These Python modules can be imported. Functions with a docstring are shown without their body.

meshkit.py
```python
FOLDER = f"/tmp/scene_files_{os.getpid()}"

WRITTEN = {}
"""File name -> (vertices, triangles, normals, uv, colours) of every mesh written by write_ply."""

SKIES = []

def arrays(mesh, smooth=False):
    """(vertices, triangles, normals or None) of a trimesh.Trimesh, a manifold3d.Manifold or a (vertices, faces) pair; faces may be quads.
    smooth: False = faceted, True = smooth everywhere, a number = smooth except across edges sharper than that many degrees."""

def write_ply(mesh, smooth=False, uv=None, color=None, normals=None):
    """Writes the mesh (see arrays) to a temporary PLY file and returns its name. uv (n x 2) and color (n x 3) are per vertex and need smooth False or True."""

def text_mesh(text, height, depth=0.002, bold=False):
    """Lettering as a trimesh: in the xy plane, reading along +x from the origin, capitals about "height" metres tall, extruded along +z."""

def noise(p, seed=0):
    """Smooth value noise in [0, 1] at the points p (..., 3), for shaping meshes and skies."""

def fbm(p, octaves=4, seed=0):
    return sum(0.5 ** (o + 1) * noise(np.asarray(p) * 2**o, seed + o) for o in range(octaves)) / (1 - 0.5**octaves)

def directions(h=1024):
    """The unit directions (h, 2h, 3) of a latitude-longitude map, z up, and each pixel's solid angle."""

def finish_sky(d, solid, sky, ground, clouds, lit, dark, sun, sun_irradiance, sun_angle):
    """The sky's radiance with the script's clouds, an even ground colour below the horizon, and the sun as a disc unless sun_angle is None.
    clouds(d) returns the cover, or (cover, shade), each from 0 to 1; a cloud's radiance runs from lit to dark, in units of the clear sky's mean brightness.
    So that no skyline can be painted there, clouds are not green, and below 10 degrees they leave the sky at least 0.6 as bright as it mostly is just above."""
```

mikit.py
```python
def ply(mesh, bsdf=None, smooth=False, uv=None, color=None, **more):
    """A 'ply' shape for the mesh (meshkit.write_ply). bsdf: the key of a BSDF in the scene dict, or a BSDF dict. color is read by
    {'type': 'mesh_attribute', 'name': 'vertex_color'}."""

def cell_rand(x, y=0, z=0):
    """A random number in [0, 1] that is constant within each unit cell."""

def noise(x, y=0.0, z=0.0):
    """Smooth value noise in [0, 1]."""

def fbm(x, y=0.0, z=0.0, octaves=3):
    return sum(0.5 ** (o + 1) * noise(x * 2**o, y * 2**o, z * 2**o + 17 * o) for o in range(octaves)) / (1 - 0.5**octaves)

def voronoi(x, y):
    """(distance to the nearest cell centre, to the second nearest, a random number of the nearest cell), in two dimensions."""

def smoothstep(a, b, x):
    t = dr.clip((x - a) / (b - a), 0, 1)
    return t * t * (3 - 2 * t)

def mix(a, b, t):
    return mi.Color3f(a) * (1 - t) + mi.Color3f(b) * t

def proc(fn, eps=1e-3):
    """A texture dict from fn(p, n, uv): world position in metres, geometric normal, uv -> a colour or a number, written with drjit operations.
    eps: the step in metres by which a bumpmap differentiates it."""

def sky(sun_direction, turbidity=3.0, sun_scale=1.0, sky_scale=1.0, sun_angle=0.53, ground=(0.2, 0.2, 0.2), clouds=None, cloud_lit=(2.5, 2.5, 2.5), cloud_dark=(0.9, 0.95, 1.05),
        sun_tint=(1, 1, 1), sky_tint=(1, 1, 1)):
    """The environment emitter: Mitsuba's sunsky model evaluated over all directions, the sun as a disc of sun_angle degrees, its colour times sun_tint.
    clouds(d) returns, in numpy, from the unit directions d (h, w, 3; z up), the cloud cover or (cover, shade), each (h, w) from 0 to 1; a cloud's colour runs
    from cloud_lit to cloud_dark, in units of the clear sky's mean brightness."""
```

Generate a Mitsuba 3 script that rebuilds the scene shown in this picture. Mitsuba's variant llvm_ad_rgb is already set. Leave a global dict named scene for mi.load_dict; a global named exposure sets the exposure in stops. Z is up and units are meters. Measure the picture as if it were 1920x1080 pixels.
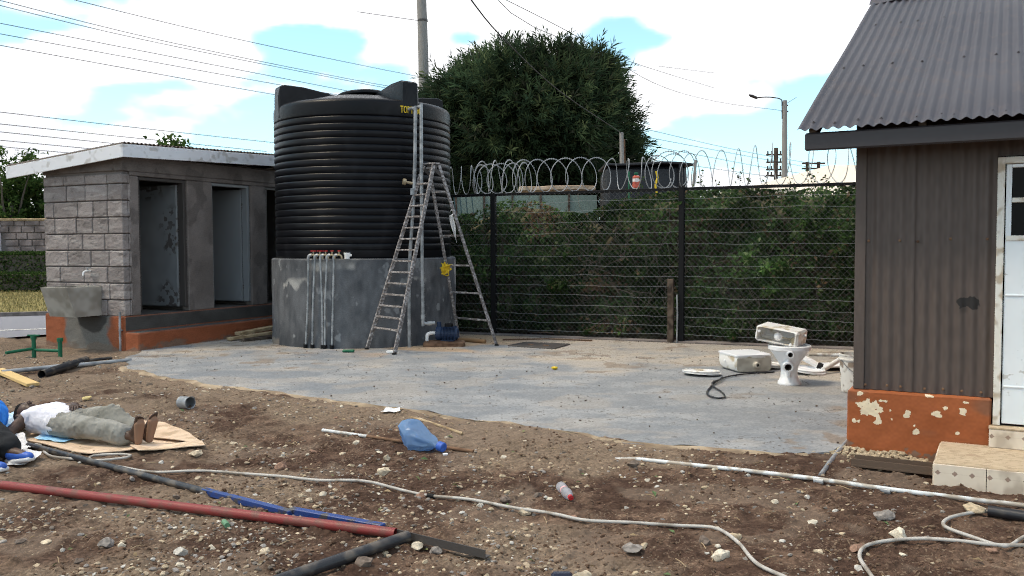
import math, numpy as np, trimesh, drjit as dr, mitsuba as mi, mikit, meshkit
from manifold3d import Manifold
from mikit import proc, noise, fbm, voronoi, cell_rand, smoothstep, mix
T = mi.ScalarTransform4f
scene, labels = {}, {}

# ------------------------------------------------------------------ camera, sky, exposure
EYE = np.array([0, 0, 1.55])
scene['camera'] = {'type': 'perspective', 'fov': 60.0, 'fov_axis': 'x', 'near_clip': 0.05, 'far_clip': 3000.0,
                   'to_world': T().look_at(origin=EYE.tolist(), target=[0, 0.99884, 1.55 - 0.048057], up=[0.00506, 0.04806, 0.99883])}
exposure = 2.55


def cloud_cover(d):
    z = np.maximum(d[..., 2], 0) + 0.22
    p = np.stack([d[..., 0] / z, d[..., 1] / z, d[..., 2] * 0 + 3.7], -1)
    n = meshkit.fbm(p * 2.6 + 11.3, 7, 5)
    cover = np.clip((n - 0.425) / 0.085, 0, 1)
    cover = cover * cover * (3 - 2 * cover)
    s = meshkit.fbm(p * 2.1 + 3.1, 4, 23)
    return 0.0 + 1.0 * cover, np.clip((s - 0.42) * 2.2, 0, 0.8)


scene['sky'] = mikit.sky([-0.50, -0.10, 0.86], turbidity=3.0, sun_scale=0.3, sun_angle=12, clouds=cloud_cover,
                         cloud_lit=(1.95, 1.95, 1.98), cloud_dark=(1.3, 1.34, 1.44), sky_tint=(1.45, 1.58, 1.22), ground=(0.14, 0.12, 0.1))

# ------------------------------------------------------------------ helpers
rng = np.random.default_rng(7)


count = {}


def fresh(key):
    if key not in count:
        count[key] = 0
        return key
    count[key] += 1
    return f'{key}_{count[key]:03d}'


def say(key, label, cat, group=None, kind=None):
    labels[key] = {'label': label, 'category': cat}
    if group: labels[key]['group'] = group
    if kind: labels[key]['kind'] = kind
    return key


def thing(name, label, cat, group=None):
    return say(fresh(name), label, cat, group)


def part(parent, name, mesh, bsdf, smooth=False, color=None, label=None, kind=None):
    key = fresh(parent + '__' + name)
    scene[key] = mikit.ply(mesh, bsdf, smooth=smooth, color=color)
    if label or kind:
        labels[key] = {**({'label': label} if label else {}), **({'kind': kind} if kind else {})}
    return key


def single(name, mesh, bsdf, label, cat, group=None, smooth=False, color=None, kind=None):
    key = fresh(name)
    scene[key] = mikit.ply(mesh, bsdf, smooth=smooth, color=color)
    return say(key, label, cat, group, kind)


def struct(name, mesh, bsdf, smooth=False, color=None):
    scene[name] = mikit.ply(mesh, bsdf, smooth=smooth, color=color)
    labels[name] = {'kind': 'structure'}
    return name


def V(*a):
    return np.array(a, float)


def unit(a):
    a = np.asarray(a, float)
    return a / np.linalg.norm(a)


def cat(ms):
    return trimesh.util.concatenate([m for m in ms if m is not None])


def man(m):
    k = m.to_mesh()
    return trimesh.Trimesh(k.vert_properties[:, :3], k.tri_verts, process=False)


def box(c, s, bevel=0.0):
    """box of size s centred at c, edges chamfered by bevel"""
    s = np.asarray(s, float)
    if bevel <= 0:
        m = trimesh.creation.box(s)
    else:
        b = min(bevel, s.min() * .45)
        h = s / 2
        pts = []
        for sx in (-1, 1):
            for sy in (-1, 1):
                for sz in (-1, 1):
                    q = V(sx, sy, sz)
                    for k in range(3):
                        e = h.copy() - b
                        e[k] = h[k]
                        pts.append(q * e)
        m = trimesh.convex.convex_hull(np.array(pts))
    m.apply_translation(c)
    return m


def frame(o, ang=0.0):
    a = math.radians(ang)
    M = np.eye(4)
    M[:3, :3] = [[math.cos(a), -math.sin(a), 0], [math.sin(a), math.cos(a), 0], [0, 0, 1]]
    M[:3, 3] = o
    return M


def axes(o, x, y, z):
    M = np.eye(4)
    M[:3, 0], M[:3, 1], M[:3, 2], M[:3, 3] = x, y, z, o
    return M


def put(m, M):
    m = m.copy()
    m.apply_transform(M)
    return m


def spline(pts, step=0.03):
    p = np.asarray(pts, float)
    q = np.vstack([2 * p[0] - p[1], p, 2 * p[-1] - p[-2]])
    out = []
    for i in range(len(p) - 1):
        a, b, c, d = q[i:i + 4]
        n = max(2, int(np.linalg.norm(c - b) / step))
        t = np.linspace(0, 1, n, endpoint=False)[:, None]
        out.append(.5 * (2 * b + (c - a) * t + (2 * a - 5 * b + 4 * c - d) * t ** 2 + (3 * b - a - 3 * c + d) * t ** 3))
    return np.vstack(out + [p[-1:]])


def tube(pts, r, n=10, caps=True, squash=None):
    p = np.asarray(pts, float)
    r = np.broadcast_to(np.asarray(r, float), (len(p),))
    t = np.gradient(p, axis=0) if len(p) > 2 else np.repeat((p[1] - p[0])[None], 2, 0)
    t /= np.linalg.norm(t, axis=1, keepdims=True) + 1e-12
    x = np.cross(t[0], [0, 0, 1]) if abs(t[0][2]) < .9 else np.cross(t[0], [1, 0, 0])
    x /= np.linalg.norm(x)
    X = [x]
    for i in range(1, len(p)):
        x = X[-1] - t[i] * (X[-1] @ t[i])
        X.append(x / np.linalg.norm(x))
    X = np.array(X)
    Y = np.cross(t, X)
    a = np.arange(n) / n * 2 * np.pi + (np.pi / 4 if n == 4 else 0)
    v = p[:, None] + r[:, None, None] * (np.cos(a)[None, :, None] * X[:, None] + np.sin(a)[None, :, None] * Y[:, None])
    v = v.reshape(-1, 3)
    i, j = np.meshgrid(np.arange(len(p) - 1), np.arange(n), indexing='ij')
    A, B, C, D = i * n + j, i * n + (j + 1) % n, (i + 1) * n + (j + 1) % n, (i + 1) * n + j
    f = np.vstack([np.stack([A, B, C], -1).reshape(-1, 3), np.stack([A, C, D], -1).reshape(-1, 3)])
    if caps:
        k = len(v)
        v = np.vstack([v, p[:1], p[-1:]])
        j = np.arange(n)
        f = np.vstack([f, np.stack([j * 0 + k, (j + 1) % n, j], -1), np.stack([j * 0 + k + 1, (len(p) - 1) * n + j, (len(p) - 1) * n + (j + 1) % n], -1)])
    return trimesh.Trimesh(v, f, process=False)


def rod(a, b, r, n=10):
    return tube([a, b], r, n)


def pipe(a, b, r, wall=.004, n=20):
    """open hollow pipe"""
    L = np.linalg.norm(V(*b) - V(*a))
    prof = [(r - wall, 0), (r, 0), (r, L), (r - wall, L), (r - wall, 0)]
    m = lathe(prof, n)
    z = unit(V(*b) - V(*a))
    x = unit(np.cross(z, [0, 0, 1]) if abs(z[2]) < .9 else np.cross(z, [1, 0, 0]))
    return put(m, axes(a, x, np.cross(z, x), z))


def lathe(prof, n=32, a0=0, a1=2 * np.pi):
    pr = np.asarray(prof, float)
    full = abs(a1 - a0 - 2 * np.pi) < 1e-6
    a = np.linspace(a0, a1, n, endpoint=not full)
    v = np.stack([pr[:, None, 0] * np.cos(a), pr[:, None, 0] * np.sin(a), np.repeat(pr[:, 1:2], len(a), 1)], -1).reshape(-1, 3)
    k = len(a)
    f = []
    i, j = np.meshgrid(np.arange(len(pr) - 1), np.arange(k if full else k - 1), indexing='ij')
    A, B, C, D = i * k + j, i * k + (j + 1) % k, (i + 1) * k + (j + 1) % k, (i + 1) * k + j
    f = np.vstack([np.stack([A, B, C], -1).reshape(-1, 3), np.stack([A, C, D], -1).reshape(-1, 3)])
    return trimesh.Trimesh(v, f, process=False)


def along(a, b, up=(0, 0, 1)):
    """matrix that takes z to a->b, origin at a"""
    z = unit(V(*b) - V(*a))
    x = unit(np.cross(up, z)) if abs(np.dot(unit(up), z)) < .98 else unit(np.cross([1, 0, 0], z))
    return axes(a, x, np.cross(z, x), z)


def bar(a, b, w, h, up=(0, 0, 1), bevel=0.0):
    """rectangular bar from a to b: w across, h along up"""
    L = np.linalg.norm(V(*b) - V(*a))
    return put(box((0, 0, L / 2), (w, h, L), bevel), along(a, b, up))


def grid_sheet(P):
    """(n, m, 3) points -> open sheet"""
    n, m = P.shape[:2]
    i, j = np.meshgrid(np.arange(n - 1), np.arange(m - 1), indexing='ij')
    A, B, C, D = i * m + j, (i + 1) * m + j, (i + 1) * m + j + 1, i * m + j + 1
    f = np.vstack([np.stack([A, B, C], -1).reshape(-1, 3), np.stack([A, C, D], -1).reshape(-1, 3)])
    return trimesh.Trimesh(P.reshape(-1, 3), f, process=False)


def rough(m, amp, freq, seed=0, oct=3):
    v = np.array(m.vertices)
    n = np.stack([meshkit.fbm(v * freq + 31.7 * k, oct, seed + k) for k in range(3)], -1) - .5
    m = m.copy()
    m.vertices = v + n * 2 * amp
    return m


def stone_mesh(c, s, seed, sub=2, flat=.65):
    r = np.random.default_rng(seed)
    m = trimesh.creation.icosphere(subdivisions=sub)
    v = np.array(m.vertices)
    for _ in range(13):                      # knock flats off the ball
        n = unit(r.normal(size=3))
        d = r.uniform(.48, .86)
        k = v @ n
        v = v - np.maximum(k - d, 0)[:, None] * n
    v = v * (s * np.array([r.uniform(.85, 1.25), r.uniform(.7, 1.0), flat * r.uniform(.8, 1.2)]))
    a = r.uniform(0, 6.28)
    R = np.array([[math.cos(a), -math.sin(a), 0], [math.sin(a), math.cos(a), 0], [0, 0, 1]])
    m.vertices = v @ R.T + (meshkit.noise(v / s * 2.5 + seed)[:, None] - .5) * s * .18
    m.apply_translation(c)
    return m


# ------------------------------------------------------------------ materials
def col(a):
    return {'type': 'rgb', 'value': list(a)}


# too small or too far off for a mottle to be seen
PLAIN = {'m_hair', 'm_pale_cloth', 'm_green_pale', 'm_teal', 'm_tarp', 'm_pale_roof', 'm_cream_wall', 'm_inner', 'm_tar', 'm_bark', 'm_strand', 'm_old_roof', 'm_door_grey', 'm_wood_y', 'm_wood_y2', 'm_rust_wood', 'm_greensheet', 'm_sole', 'm_mortar', 'm_fascia_dark', 'm_joist', 'm_pole', 'm_steel_dark', 'm_black_cloth', 'm_bore_shade', 'm_verge'}


def paint(c0, c1, f=9.0, lo=.3, hi=.7):
    return (c0, c1, f, lo, hi)


def mat(name, base, rough=.8, spec=.3, **more):
    if isinstance(base, tuple) and len(base) == 5:
        c0, c1, f, lo, hi = base
        if name in PLAIN:
            base = col((np.array(c0) + np.array(c1)) / 2)
        else:
            base = proc(lambda p, n, uv: mix(c0, c1, smoothstep(lo, hi, fbm(p.x * f, p.y * f, p.z * f, 2))))
    d = {'type': 'principled', 'base_color': base if isinstance(base, dict) else col(base), 'roughness': rough, 'specular': spec, **more}
    scene[name] = {'type': 'twosided', 'bsdf': d}
    return name


def bumped(name, base, height, rough=.85, spec=.25, **more):
    d = {'type': 'principled', 'base_color': base if isinstance(base, dict) else col(base), 'roughness': rough, 'specular': spec, **more}
    scene[name] = {'type': 'twosided', 'bsdf': {'type': 'bumpmap', 'arbitrary': height, 'scale': 1.0, 'bsdf': d}}
    return name


def dirt_fn(p, n, uv):
    a = fbm(p.x * 1.1, p.y * 1.1, 0.0, 3)
    b = fbm(p.x * 9, p.y * 9, 3.0, 3)
    c = noise(p.x * 70, p.y * 70, p.z * 70)
    c2 = noise(p.x * 160 + 9, p.y * 160, p.z * 160)
    left = smoothstep(0.40, 0.60, a - p.x * .035)
    base = mix((.055, .033, .024), (.135, .089, .063), smoothstep(.3, .7, a * .45 + b * .55))
    base = mix(base, (.175, .135, .098), left * .65)
    base = base * (.45 + .7 * c + .4 * c2)
    chips = smoothstep(.76, .84, noise(p.x * 95 + 3, p.y * 95, 5.0)) * smoothstep(.35, .55, noise(p.x * 6, p.y * 6, 8.0))
    sand = smoothstep(.56, .66, fbm(p.x * 2.4 + 5, p.y * 2.4, 6.0, 3)) * .5
    base = mix(base, (.17, .128, .097), sand)
    return mix(base, (.30, .23, .16), chips * .35)


def slab_fn(p, n, uv):
    a = fbm(p.x * .9, p.y * .9, 2.0, 3)
    b = fbm(p.x * 3.2, p.y * 5, 5.0, 4)
    c = noise(p.x * 60, p.y * 60, 0.0)
    base = mix((.19, .196, .203), (.277, .279, .28), smoothstep(.28, .72, b * .7 + a * .3))
    base = mix(base, (.155, .168, .185), smoothstep(.50, .68, fbm(p.x * 1.5 + 4, p.y * 2.2, 7.0, 4)) * .6)
    w = p.y * .9 + p.x * .42                                     # sand tracked along the strip in front of the fence
    sand = smoothstep(9.8, 12.2, w + (a - .5) * 7 + (b - .5) * 3)
    spots = smoothstep(.56, .66, fbm(p.x * 1.7 + 9, p.y * 2.4, 1.0, 4))
    base = mix(base, (.37, .315, .25), dr.minimum(sand * (.35 + .55 * b) + spots * .28, 1.0))
    orange = smoothstep(.47, .62, fbm(p.x * 1.0 + 1.3, p.y * 1.3 + 2, 4.0, 3)) * smoothstep(11.6, 12.4, p.y + (b - .5)) * smoothstep(-2.6, -1.4, p.x) * smoothstep(.9, -.3, p.x)
    base = mix(base, (.42, .28, .16), orange * .7)
    soil = smoothstep(.60, .68, fbm(p.x * 4 + 2, p.y * 4, 9.0, 3)) * smoothstep(.45, .6, a)
    base = mix(base, (.19, .145, .105), soil * .7)
    f1, f2, _ = voronoi(p.x * .55 + fbm(p.x * 3, p.y * 3, 1.0, 3) * .35, p.y * .55 + fbm(p.x * 3 + 9, p.y * 3, 2.0, 3) * .35)
    crack = smoothstep(.012, .004, f2 - f1) * smoothstep(.42, .5, a)
    base = mix(base, (.06, .052, .046), crack * .8)
    specks = smoothstep(.80, .88, noise(p.x * 32, p.y * 32, 2.0)) * smoothstep(.42, .56, b)
    base = mix(base, (.09, .075, .06), specks * .7)
    return base * (.82 + .34 * c)


def concrete_fn(p, n, uv):
    a = fbm(p.x * 2.2, p.y * 2.2, p.z * 1.4, 3)
    b = fbm(p.x * 9, p.y * 9, p.z * 4, 3)
    c = noise(p.x * 80, p.y * 80, p.z * 80)
    streak = fbm(p.x * 16, p.y * 16, p.z * 2.5, 3)
    base = mix((.048, .052, .059), (.135, .14, .15), smoothstep(.30, .70, a * .45 + b * .35 + streak * .2))
    lime = smoothstep(.50, .62, fbm(p.x * 1.7 + 2, p.y * 1.7, p.z * 2.4 + 3, 3)) * smoothstep(.95, 1.05, p.z + (b - .5) * .6)
    base = mix(base, (.40, .39, .37), lime * .8)
    fleck = smoothstep(.66, .76, fbm(p.x * 7, p.y * 7, p.z * 5 + 2, 3))
    base = mix(base, (.3, .31, .32), fleck * .6)
    tide = smoothstep(.62, .7, fbm(p.x * 3, p.y * 3, 2.0, 3)) * smoothstep(.16, .1, p.z + (b - .5) * .14)
    return mix(base, (.3, .25, .2), tide * .6) * (.85 + .3 * c)


def plaster_fn(p, n, uv):
    a = fbm(p.x * 3, p.y * 3, p.z * 2, 3)
    c = noise(p.x * 70, p.y * 70, p.z * 70)
    base = mix((.145, .126, .118), (.205, .18, .17), smoothstep(.3, .7, a))
    base = mix(base, (.075, .066, .062), smoothstep(.58, .68, fbm(p.x * 5 + 8, p.y * 5, p.z * 3, 3)) * .45)
    return base * (.85 + .3 * c)


def peel(p, cx, cz, rx, rz, jag):
    """a peeled patch about the point cx along the wall, cz high"""
    s = p.x * .8746 - p.y * .4848
    d = dr.sqrt(dr.square((s - cx) / rx) + dr.square((p.z - cz) / rz))
    return smoothstep(1.04, .98, d + (jag - .5) * 3.6)


def orange_fn(p, n, uv):
    jag = fbm(p.x * 30, p.y * 30, p.z * 30, 4)
    a = fbm(p.x * 4, p.y * 4, p.z * 4, 3)
    c = noise(p.x * 60, p.y * 60, p.z * 60)
    base = mix((.265, .075, .025), (.35, .108, .040), a)
    base = mix(base, (.13, .085, .06), smoothstep(.56, .7, fbm(p.x * 3 + 4, p.y * 3, p.z * 5, 3)) * .55)
    splash = smoothstep(.03, .01, p.z + (a - .5) * .2 + (jag - .5) * .14)   # mud caked along the foot
    base = mix(base, (.16, .12, .09), splash * .8)
    s0 = 2.494 * .8746 - 6.563 * .4848
    w = peel(p, s0 + .16, .325, .082, .060, jag)
    for q in ((.09, .35, .03, .03), (.215, .26, .03, .05), (.415, .31, .025, .035), (.46, .235, .012, .012), (.62, .33, .045, .028), (.66, .385, .022, .02),
              (.77, .375, .03, .045), (.795, .43, .03, .012), (.10, .44, .035, .016), (.47, .185, .025, .03), (.56, .455, .035, .012), (.3, .335, .014, .014), (.31, .27, .012, .015), (.05, .24, .015, .018), (.74, .21, .02, .014)):
        w = dr.maximum(w, peel(p, s0 + q[0], q[1], q[2] * .72, q[3] * .72, jag))
    w = w * smoothstep(0.5, 1.0, p.x)
    return mix(base, (.68, .58, .42), w) * (.9 + .2 * c)


def latrine_base_fn(p, n, uv):
    a = fbm(p.x * 4, p.y * 4, p.z * 4, 3)
    c = noise(p.x * 60, p.y * 60, p.z * 60)
    base = mix((.235, .072, .032), (.31, .102, .050), a)
    # cement render smeared over the paint below the trough
    s = -(p.x + 5.71) * .899 + (p.y - 13.05) * .438
    r = dr.abs(s - .78) / .52
    cement = smoothstep(1.05, .8, r + (a - .5) * .9) * smoothstep(13.3, 13.2, p.y * .899 + p.x * .438 + 3.85)
    base = mix(base, (.15, .145, .135), cement)
    dark_blot = smoothstep(1.0, .85, dr.sqrt(dr.square((s - .68) / .34) + dr.square((p.z - .5) / .25)) + (a - .5) * .5)  # darker blot on the cement just below the trough
    base = mix(base, (.03, .028, .027), dark_blot * cement * .8)
    riser = smoothstep(-.010, -.016, -(p.x + 5.71) * .899 + (p.y - 13.05) * .438) * smoothstep(.31, .32, p.z)      # bare dark screed of the inner step and treads
    top = dr.maximum(smoothstep(.6, .9, n.z), riser)
    base = mix(base, mix((.045, .042, .040), (.10, .094, .088), a), top)
    mud = smoothstep(.10, .07, p.z + (a - .5) * .3 + (c - .5) * .05)
    return mix(base, (.17, .13, .1), mud * .75) * (.85 + .3 * c)


def tank_fn(p, n, uv):
    a = fbm(p.x * 2.2, p.y * 2.2, p.z * 1.2, 3)
    dust = smoothstep(.52, .75, fbm(p.x * 5, p.y * 5, p.z * 2.0, 3))
    return mix(mix((.0045, .005, .0065), (.008, .0085, .011), a), (.035, .035, .04), dust * .18)


def cladding_fn(p, n, uv):
    a = fbm(p.x * 3, p.y * 3, p.z * .8, 3)
    c = noise(p.x * 50, p.y * 50, p.z * 12)
    base = mix((.074, .055, .047), (.104, .080, .070), a)
    s = p.x * .8746 - p.y * .4848 - (2.494 * .8746 - 6.563 * .4848)
    jag = fbm(p.x * 25, p.y * 25, p.z * 14, 3)
    d1 = dr.sqrt(dr.square((s - .755) / .032) + dr.square((p.z - 1.13) / .035))
    d2 = dr.sqrt(dr.square((s - .815) / .04) + dr.square((p.z - 1.135) / .04))
    drip = smoothstep(.035, .01, dr.abs(s - .76)) * smoothstep(1.04, 1.08, p.z) * smoothstep(1.14, 1.1, p.z) * .5
    w = dr.maximum(smoothstep(1.1, .9, dr.minimum(d1, d2) + (jag - .5) * 1.9), drip)
    w = w * smoothstep(0.5, 1.0, p.x)
    return mix(base * (.88 + .24 * c), (.012, .011, .011), w * .9)


def roof_fn(p, n, uv):
    a = fbm(p.x * 1.5, p.y * 1.5, p.z * 1.5, 3)
    b = fbm(p.x * 12, p.y * 5, p.z * 5, 3)
    base = mix((.041, .039, .048), (.063, .060, .070), a)
    return mix(base, (.075, .058, .055), smoothstep(.55, .75, b) * .4)


def door_fn(p, n, uv):
    a = fbm(p.x * 5, p.y * 5, p.z * 3, 3)
    b = fbm(p.x * 24, p.y * 24, p.z * 24, 3)
    base = mix((.7, .75, .78), (.78, .82, .85), a)
    scuff = smoothstep(.68, .76, b) * smoothstep(.5, .62, a)
    return mix(base, (.42, .4, .36), scuff * .7)


def latrine_door_fn(p, n, uv):
    a = fbm(p.x * 5 + 2, p.y * 5, p.z * 3, 3)
    b = fbm(p.x * 13, p.y * 13, p.z * 10, 3)
    base = mix((.135, .148, .16), (.20, .215, .228), a)
    rust = smoothstep(.52, .6, b) * smoothstep(.42, .56, fbm(p.x * 2.2 + 1, p.y * 2.2, p.z * 1.6 + 4, 3))
    return mix(base, (.06, .052, .05), rust * .85)


def tile_fn(p, n, uv):
    a = fbm(p.x * 12, p.y * 12, p.z * 12, 3)
    dirt = smoothstep(.5, .68, fbm(p.x * 9 + 5, p.y * 9, p.z * 5, 3))
    s = p.x * .8746 - p.y * .4848
    u = dr.abs(s / .098 - dr.floor(s / .098) - .5) * .098
    vz = dr.abs(p.z - dr.select(p.z > .15, .225, .085))
    d = u + vz
    up = smoothstep(.5, .2, dr.abs(n.z))
    mark = smoothstep(.0185, .0165, d) * up
    ring = smoothstep(.003, .0018, dr.abs(vz)) * up * .35
    base = mix((.62, .53, .42), (.72, .64, .53), a)
    base = mix(base, (.55, .46, .36), ring)
    base = mix(base, (.22, .13, .1), mark * .8)
    return mix(base, (.24, .18, .125), dirt * mix(.5, .9, 1 - up).x)


def tread_fn(p, n, uv):
    a = fbm(p.x * 10, p.y * 16, p.z * 10, 3)
    b = fbm(p.x * 30, p.y * 50, 2.0, 3)
    return mix(mix((.36, .275, .185), (.48, .39, .28), a), (.26, .19, .125), smoothstep(.45, .75, b) * .6)


cloth_fn = paint


bumped('m_dirt', proc(dirt_fn), proc(lambda p, n, uv: fbm(p.x * 34, p.y * 34, p.z * 34, 2) * .016, .004), .95, .1)
bumped('m_slab', proc(slab_fn), proc(lambda p, n, uv: fbm(p.x * 6, p.y * 10, 1.0, 2) * .010, .006), .6, .35)
bumped('m_concrete', proc(concrete_fn), proc(lambda p, n, uv: fbm(p.x * 14, p.y * 14, p.z * 10, 2) * .010, .005), .75, .3)
bumped('m_plaster', proc(plaster_fn), proc(lambda p, n, uv: fbm(p.x * 18, p.y * 18, p.z * 12, 2) * .016, .005), .95, .1)
mat('m_mortar', cloth_fn((.13, .112, .104), (.21, .188, .178)), .95, .1)
bumped('m_orange', proc(orange_fn), proc(lambda p, n, uv: fbm(p.x * 9, p.y * 9, p.z * 9, 2) * .012, .004), .75, .25)
bumped('m_latrine_base', proc(latrine_base_fn), proc(lambda p, n, uv: fbm(p.x * 9, p.y * 9, p.z * 9, 2) * .016, .005), .85, .2)
mat('m_bark', paint((.07, .06, .05), (.15, .13, .11), 7), .95, .1)
mat('m_wood', paint((.24, .17, .1), (.42, .32, .2), 14), .85, .2)
mat('m_old_wood', paint((.045, .034, .027), (.12, .092, .072), 14), .9, .15)
mat('m_pole', paint((.2, .19, .18), (.34, .325, .31), 3), .9, .15)
bumped('m_tank', proc(tank_fn), proc(lambda p, n, uv: fbm(p.x * 5, p.y * 5, p.z * 3, 2) * .004, .01), .36, .16)
mat('m_yellow', (.72, .5, .03), .6, .3)
mat('m_cladding', proc(cladding_fn), .5, .4)
mat('m_roof', proc(roof_fn), .5, .28)
mat('m_old_roof', paint((.05, .045, .042), (.16, .13, .11), 5), .8, .2)
mat('m_fascia_white', paint((.70, .71, .745), (.48, .47, .46), 9, .56, .74), .7, .3)
mat('m_fascia_dark', cloth_fn((.028, .025, .028), (.05, .045, .05)), .45, .4)
mat('m_door', proc(door_fn), .35, .45)
mat('m_frame', paint((.70, .68, .62), (.44, .37, .28), 16, .48, .7), .6, .3)
mat('m_latrine_door', proc(latrine_door_fn), .5, .4)
mat('m_tile', proc(tile_fn), .4, .4)
mat('m_tread', proc(tread_fn), .9, .15)
mat('m_verge', paint((.10, .11, .035), (.28, .21, .10), 2), 1.0, .05)
mat('m_tar', paint((.15, .15, .165), (.21, .21, .23), 2), .9, .2)
mat('m_bwall', paint((.14, .115, .11), (.28, .23, .22), 3), .95, .1)
mat('m_card', paint((.58, .44, .32), (.40, .295, .20), 11, .4, .75), .9, .15)
mat('m_ladder', paint((.13, .115, .11), (.36, .34, .34), 40, .4, .7), .5, .45)
mat('m_galv', paint((.20, .215, .23), (.36, .375, .39), 12), .45, .5, metallic=.3)
mat('m_wire', (.13, .135, .14), .6, .4)
mat('m_strand', (.36, .37, .38), .5, .5)
mat('m_razor', (.34, .35, .36), .42, .6)
mat('m_black_paint', (.008, .008, .009), .6, .18)
mat('m_cream', paint((.72, .71, .69), (.46, .39, .28), 14, .48, .75), .18, .55)
mat('m_ceramic', (.76, .77, .79), .12, .55)
mat('m_dusty_white', paint((.62, .6, .56), (.24, .19, .15), 18, .5, .72), .55, .35)
mat('m_pvc', paint((.62, .65, .66), (.34, .3, .25), 14, .42, .66), .4, .45)
mat('m_white_plastic', (.8, .8, .8), .35, .45)
mat('m_hose', paint((.43, .41, .38), (.25, .22, .185), 12, .44, .70), .5, .4)
mat('m_blackpipe', paint((.020, .021, .025), (.10, .085, .07), 14, .45, .75), .42, .45)
mat('m_redpipe', paint((.21, .032, .030), (.15, .05, .04), 16, .45, .7), .5, .4)
mat('m_bluetube', paint((.018, .05, .20), (.06, .06, .07), 18, .46, .66), .4, .45)
mat('m_bore_shade', paint((.07, .06, .05), (.14, .12, .10), 30), .8, .2)  # dark colour standing in for the shade deep inside the ceramic bores
mat('m_dark_glass', (.02, .022, .024), .12, .3)
mat('m_red', (.45, .02, .025), .4, .4)
mat('m_blue', (.03, .1, .42), .45, .4)
mat('m_pump', (.012, .03, .075), .45, .45)
mat('m_green', (.010, .11, .055), .5, .3)
mat('m_brass', (.36, .3, .2), .4, .5, metallic=.6)
mat('m_rust', cloth_fn((.10, .055, .035), (.2, .12, .075), 14), .9, .2)
mat('m_steel_dark', cloth_fn((.03, .028, .028), (.085, .075, .07), 16), .5, .4)
mat('m_leaf', {'type': 'mesh_attribute', 'name': 'vertex_color'}, .6, .25)
mat('m_pebble', {'type': 'mesh_attribute', 'name': 'vertex_color'}, .95, .12)
mat('m_cable', (.03, .03, .032), .6, .3)
mat('m_skin', cloth_fn((.052, .030, .021), (.085, .048, .033), 22), .5, .4)
mat('m_sole', cloth_fn((.20, .115, .072), (.34, .20, .135), 18), .8, .2)
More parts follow.
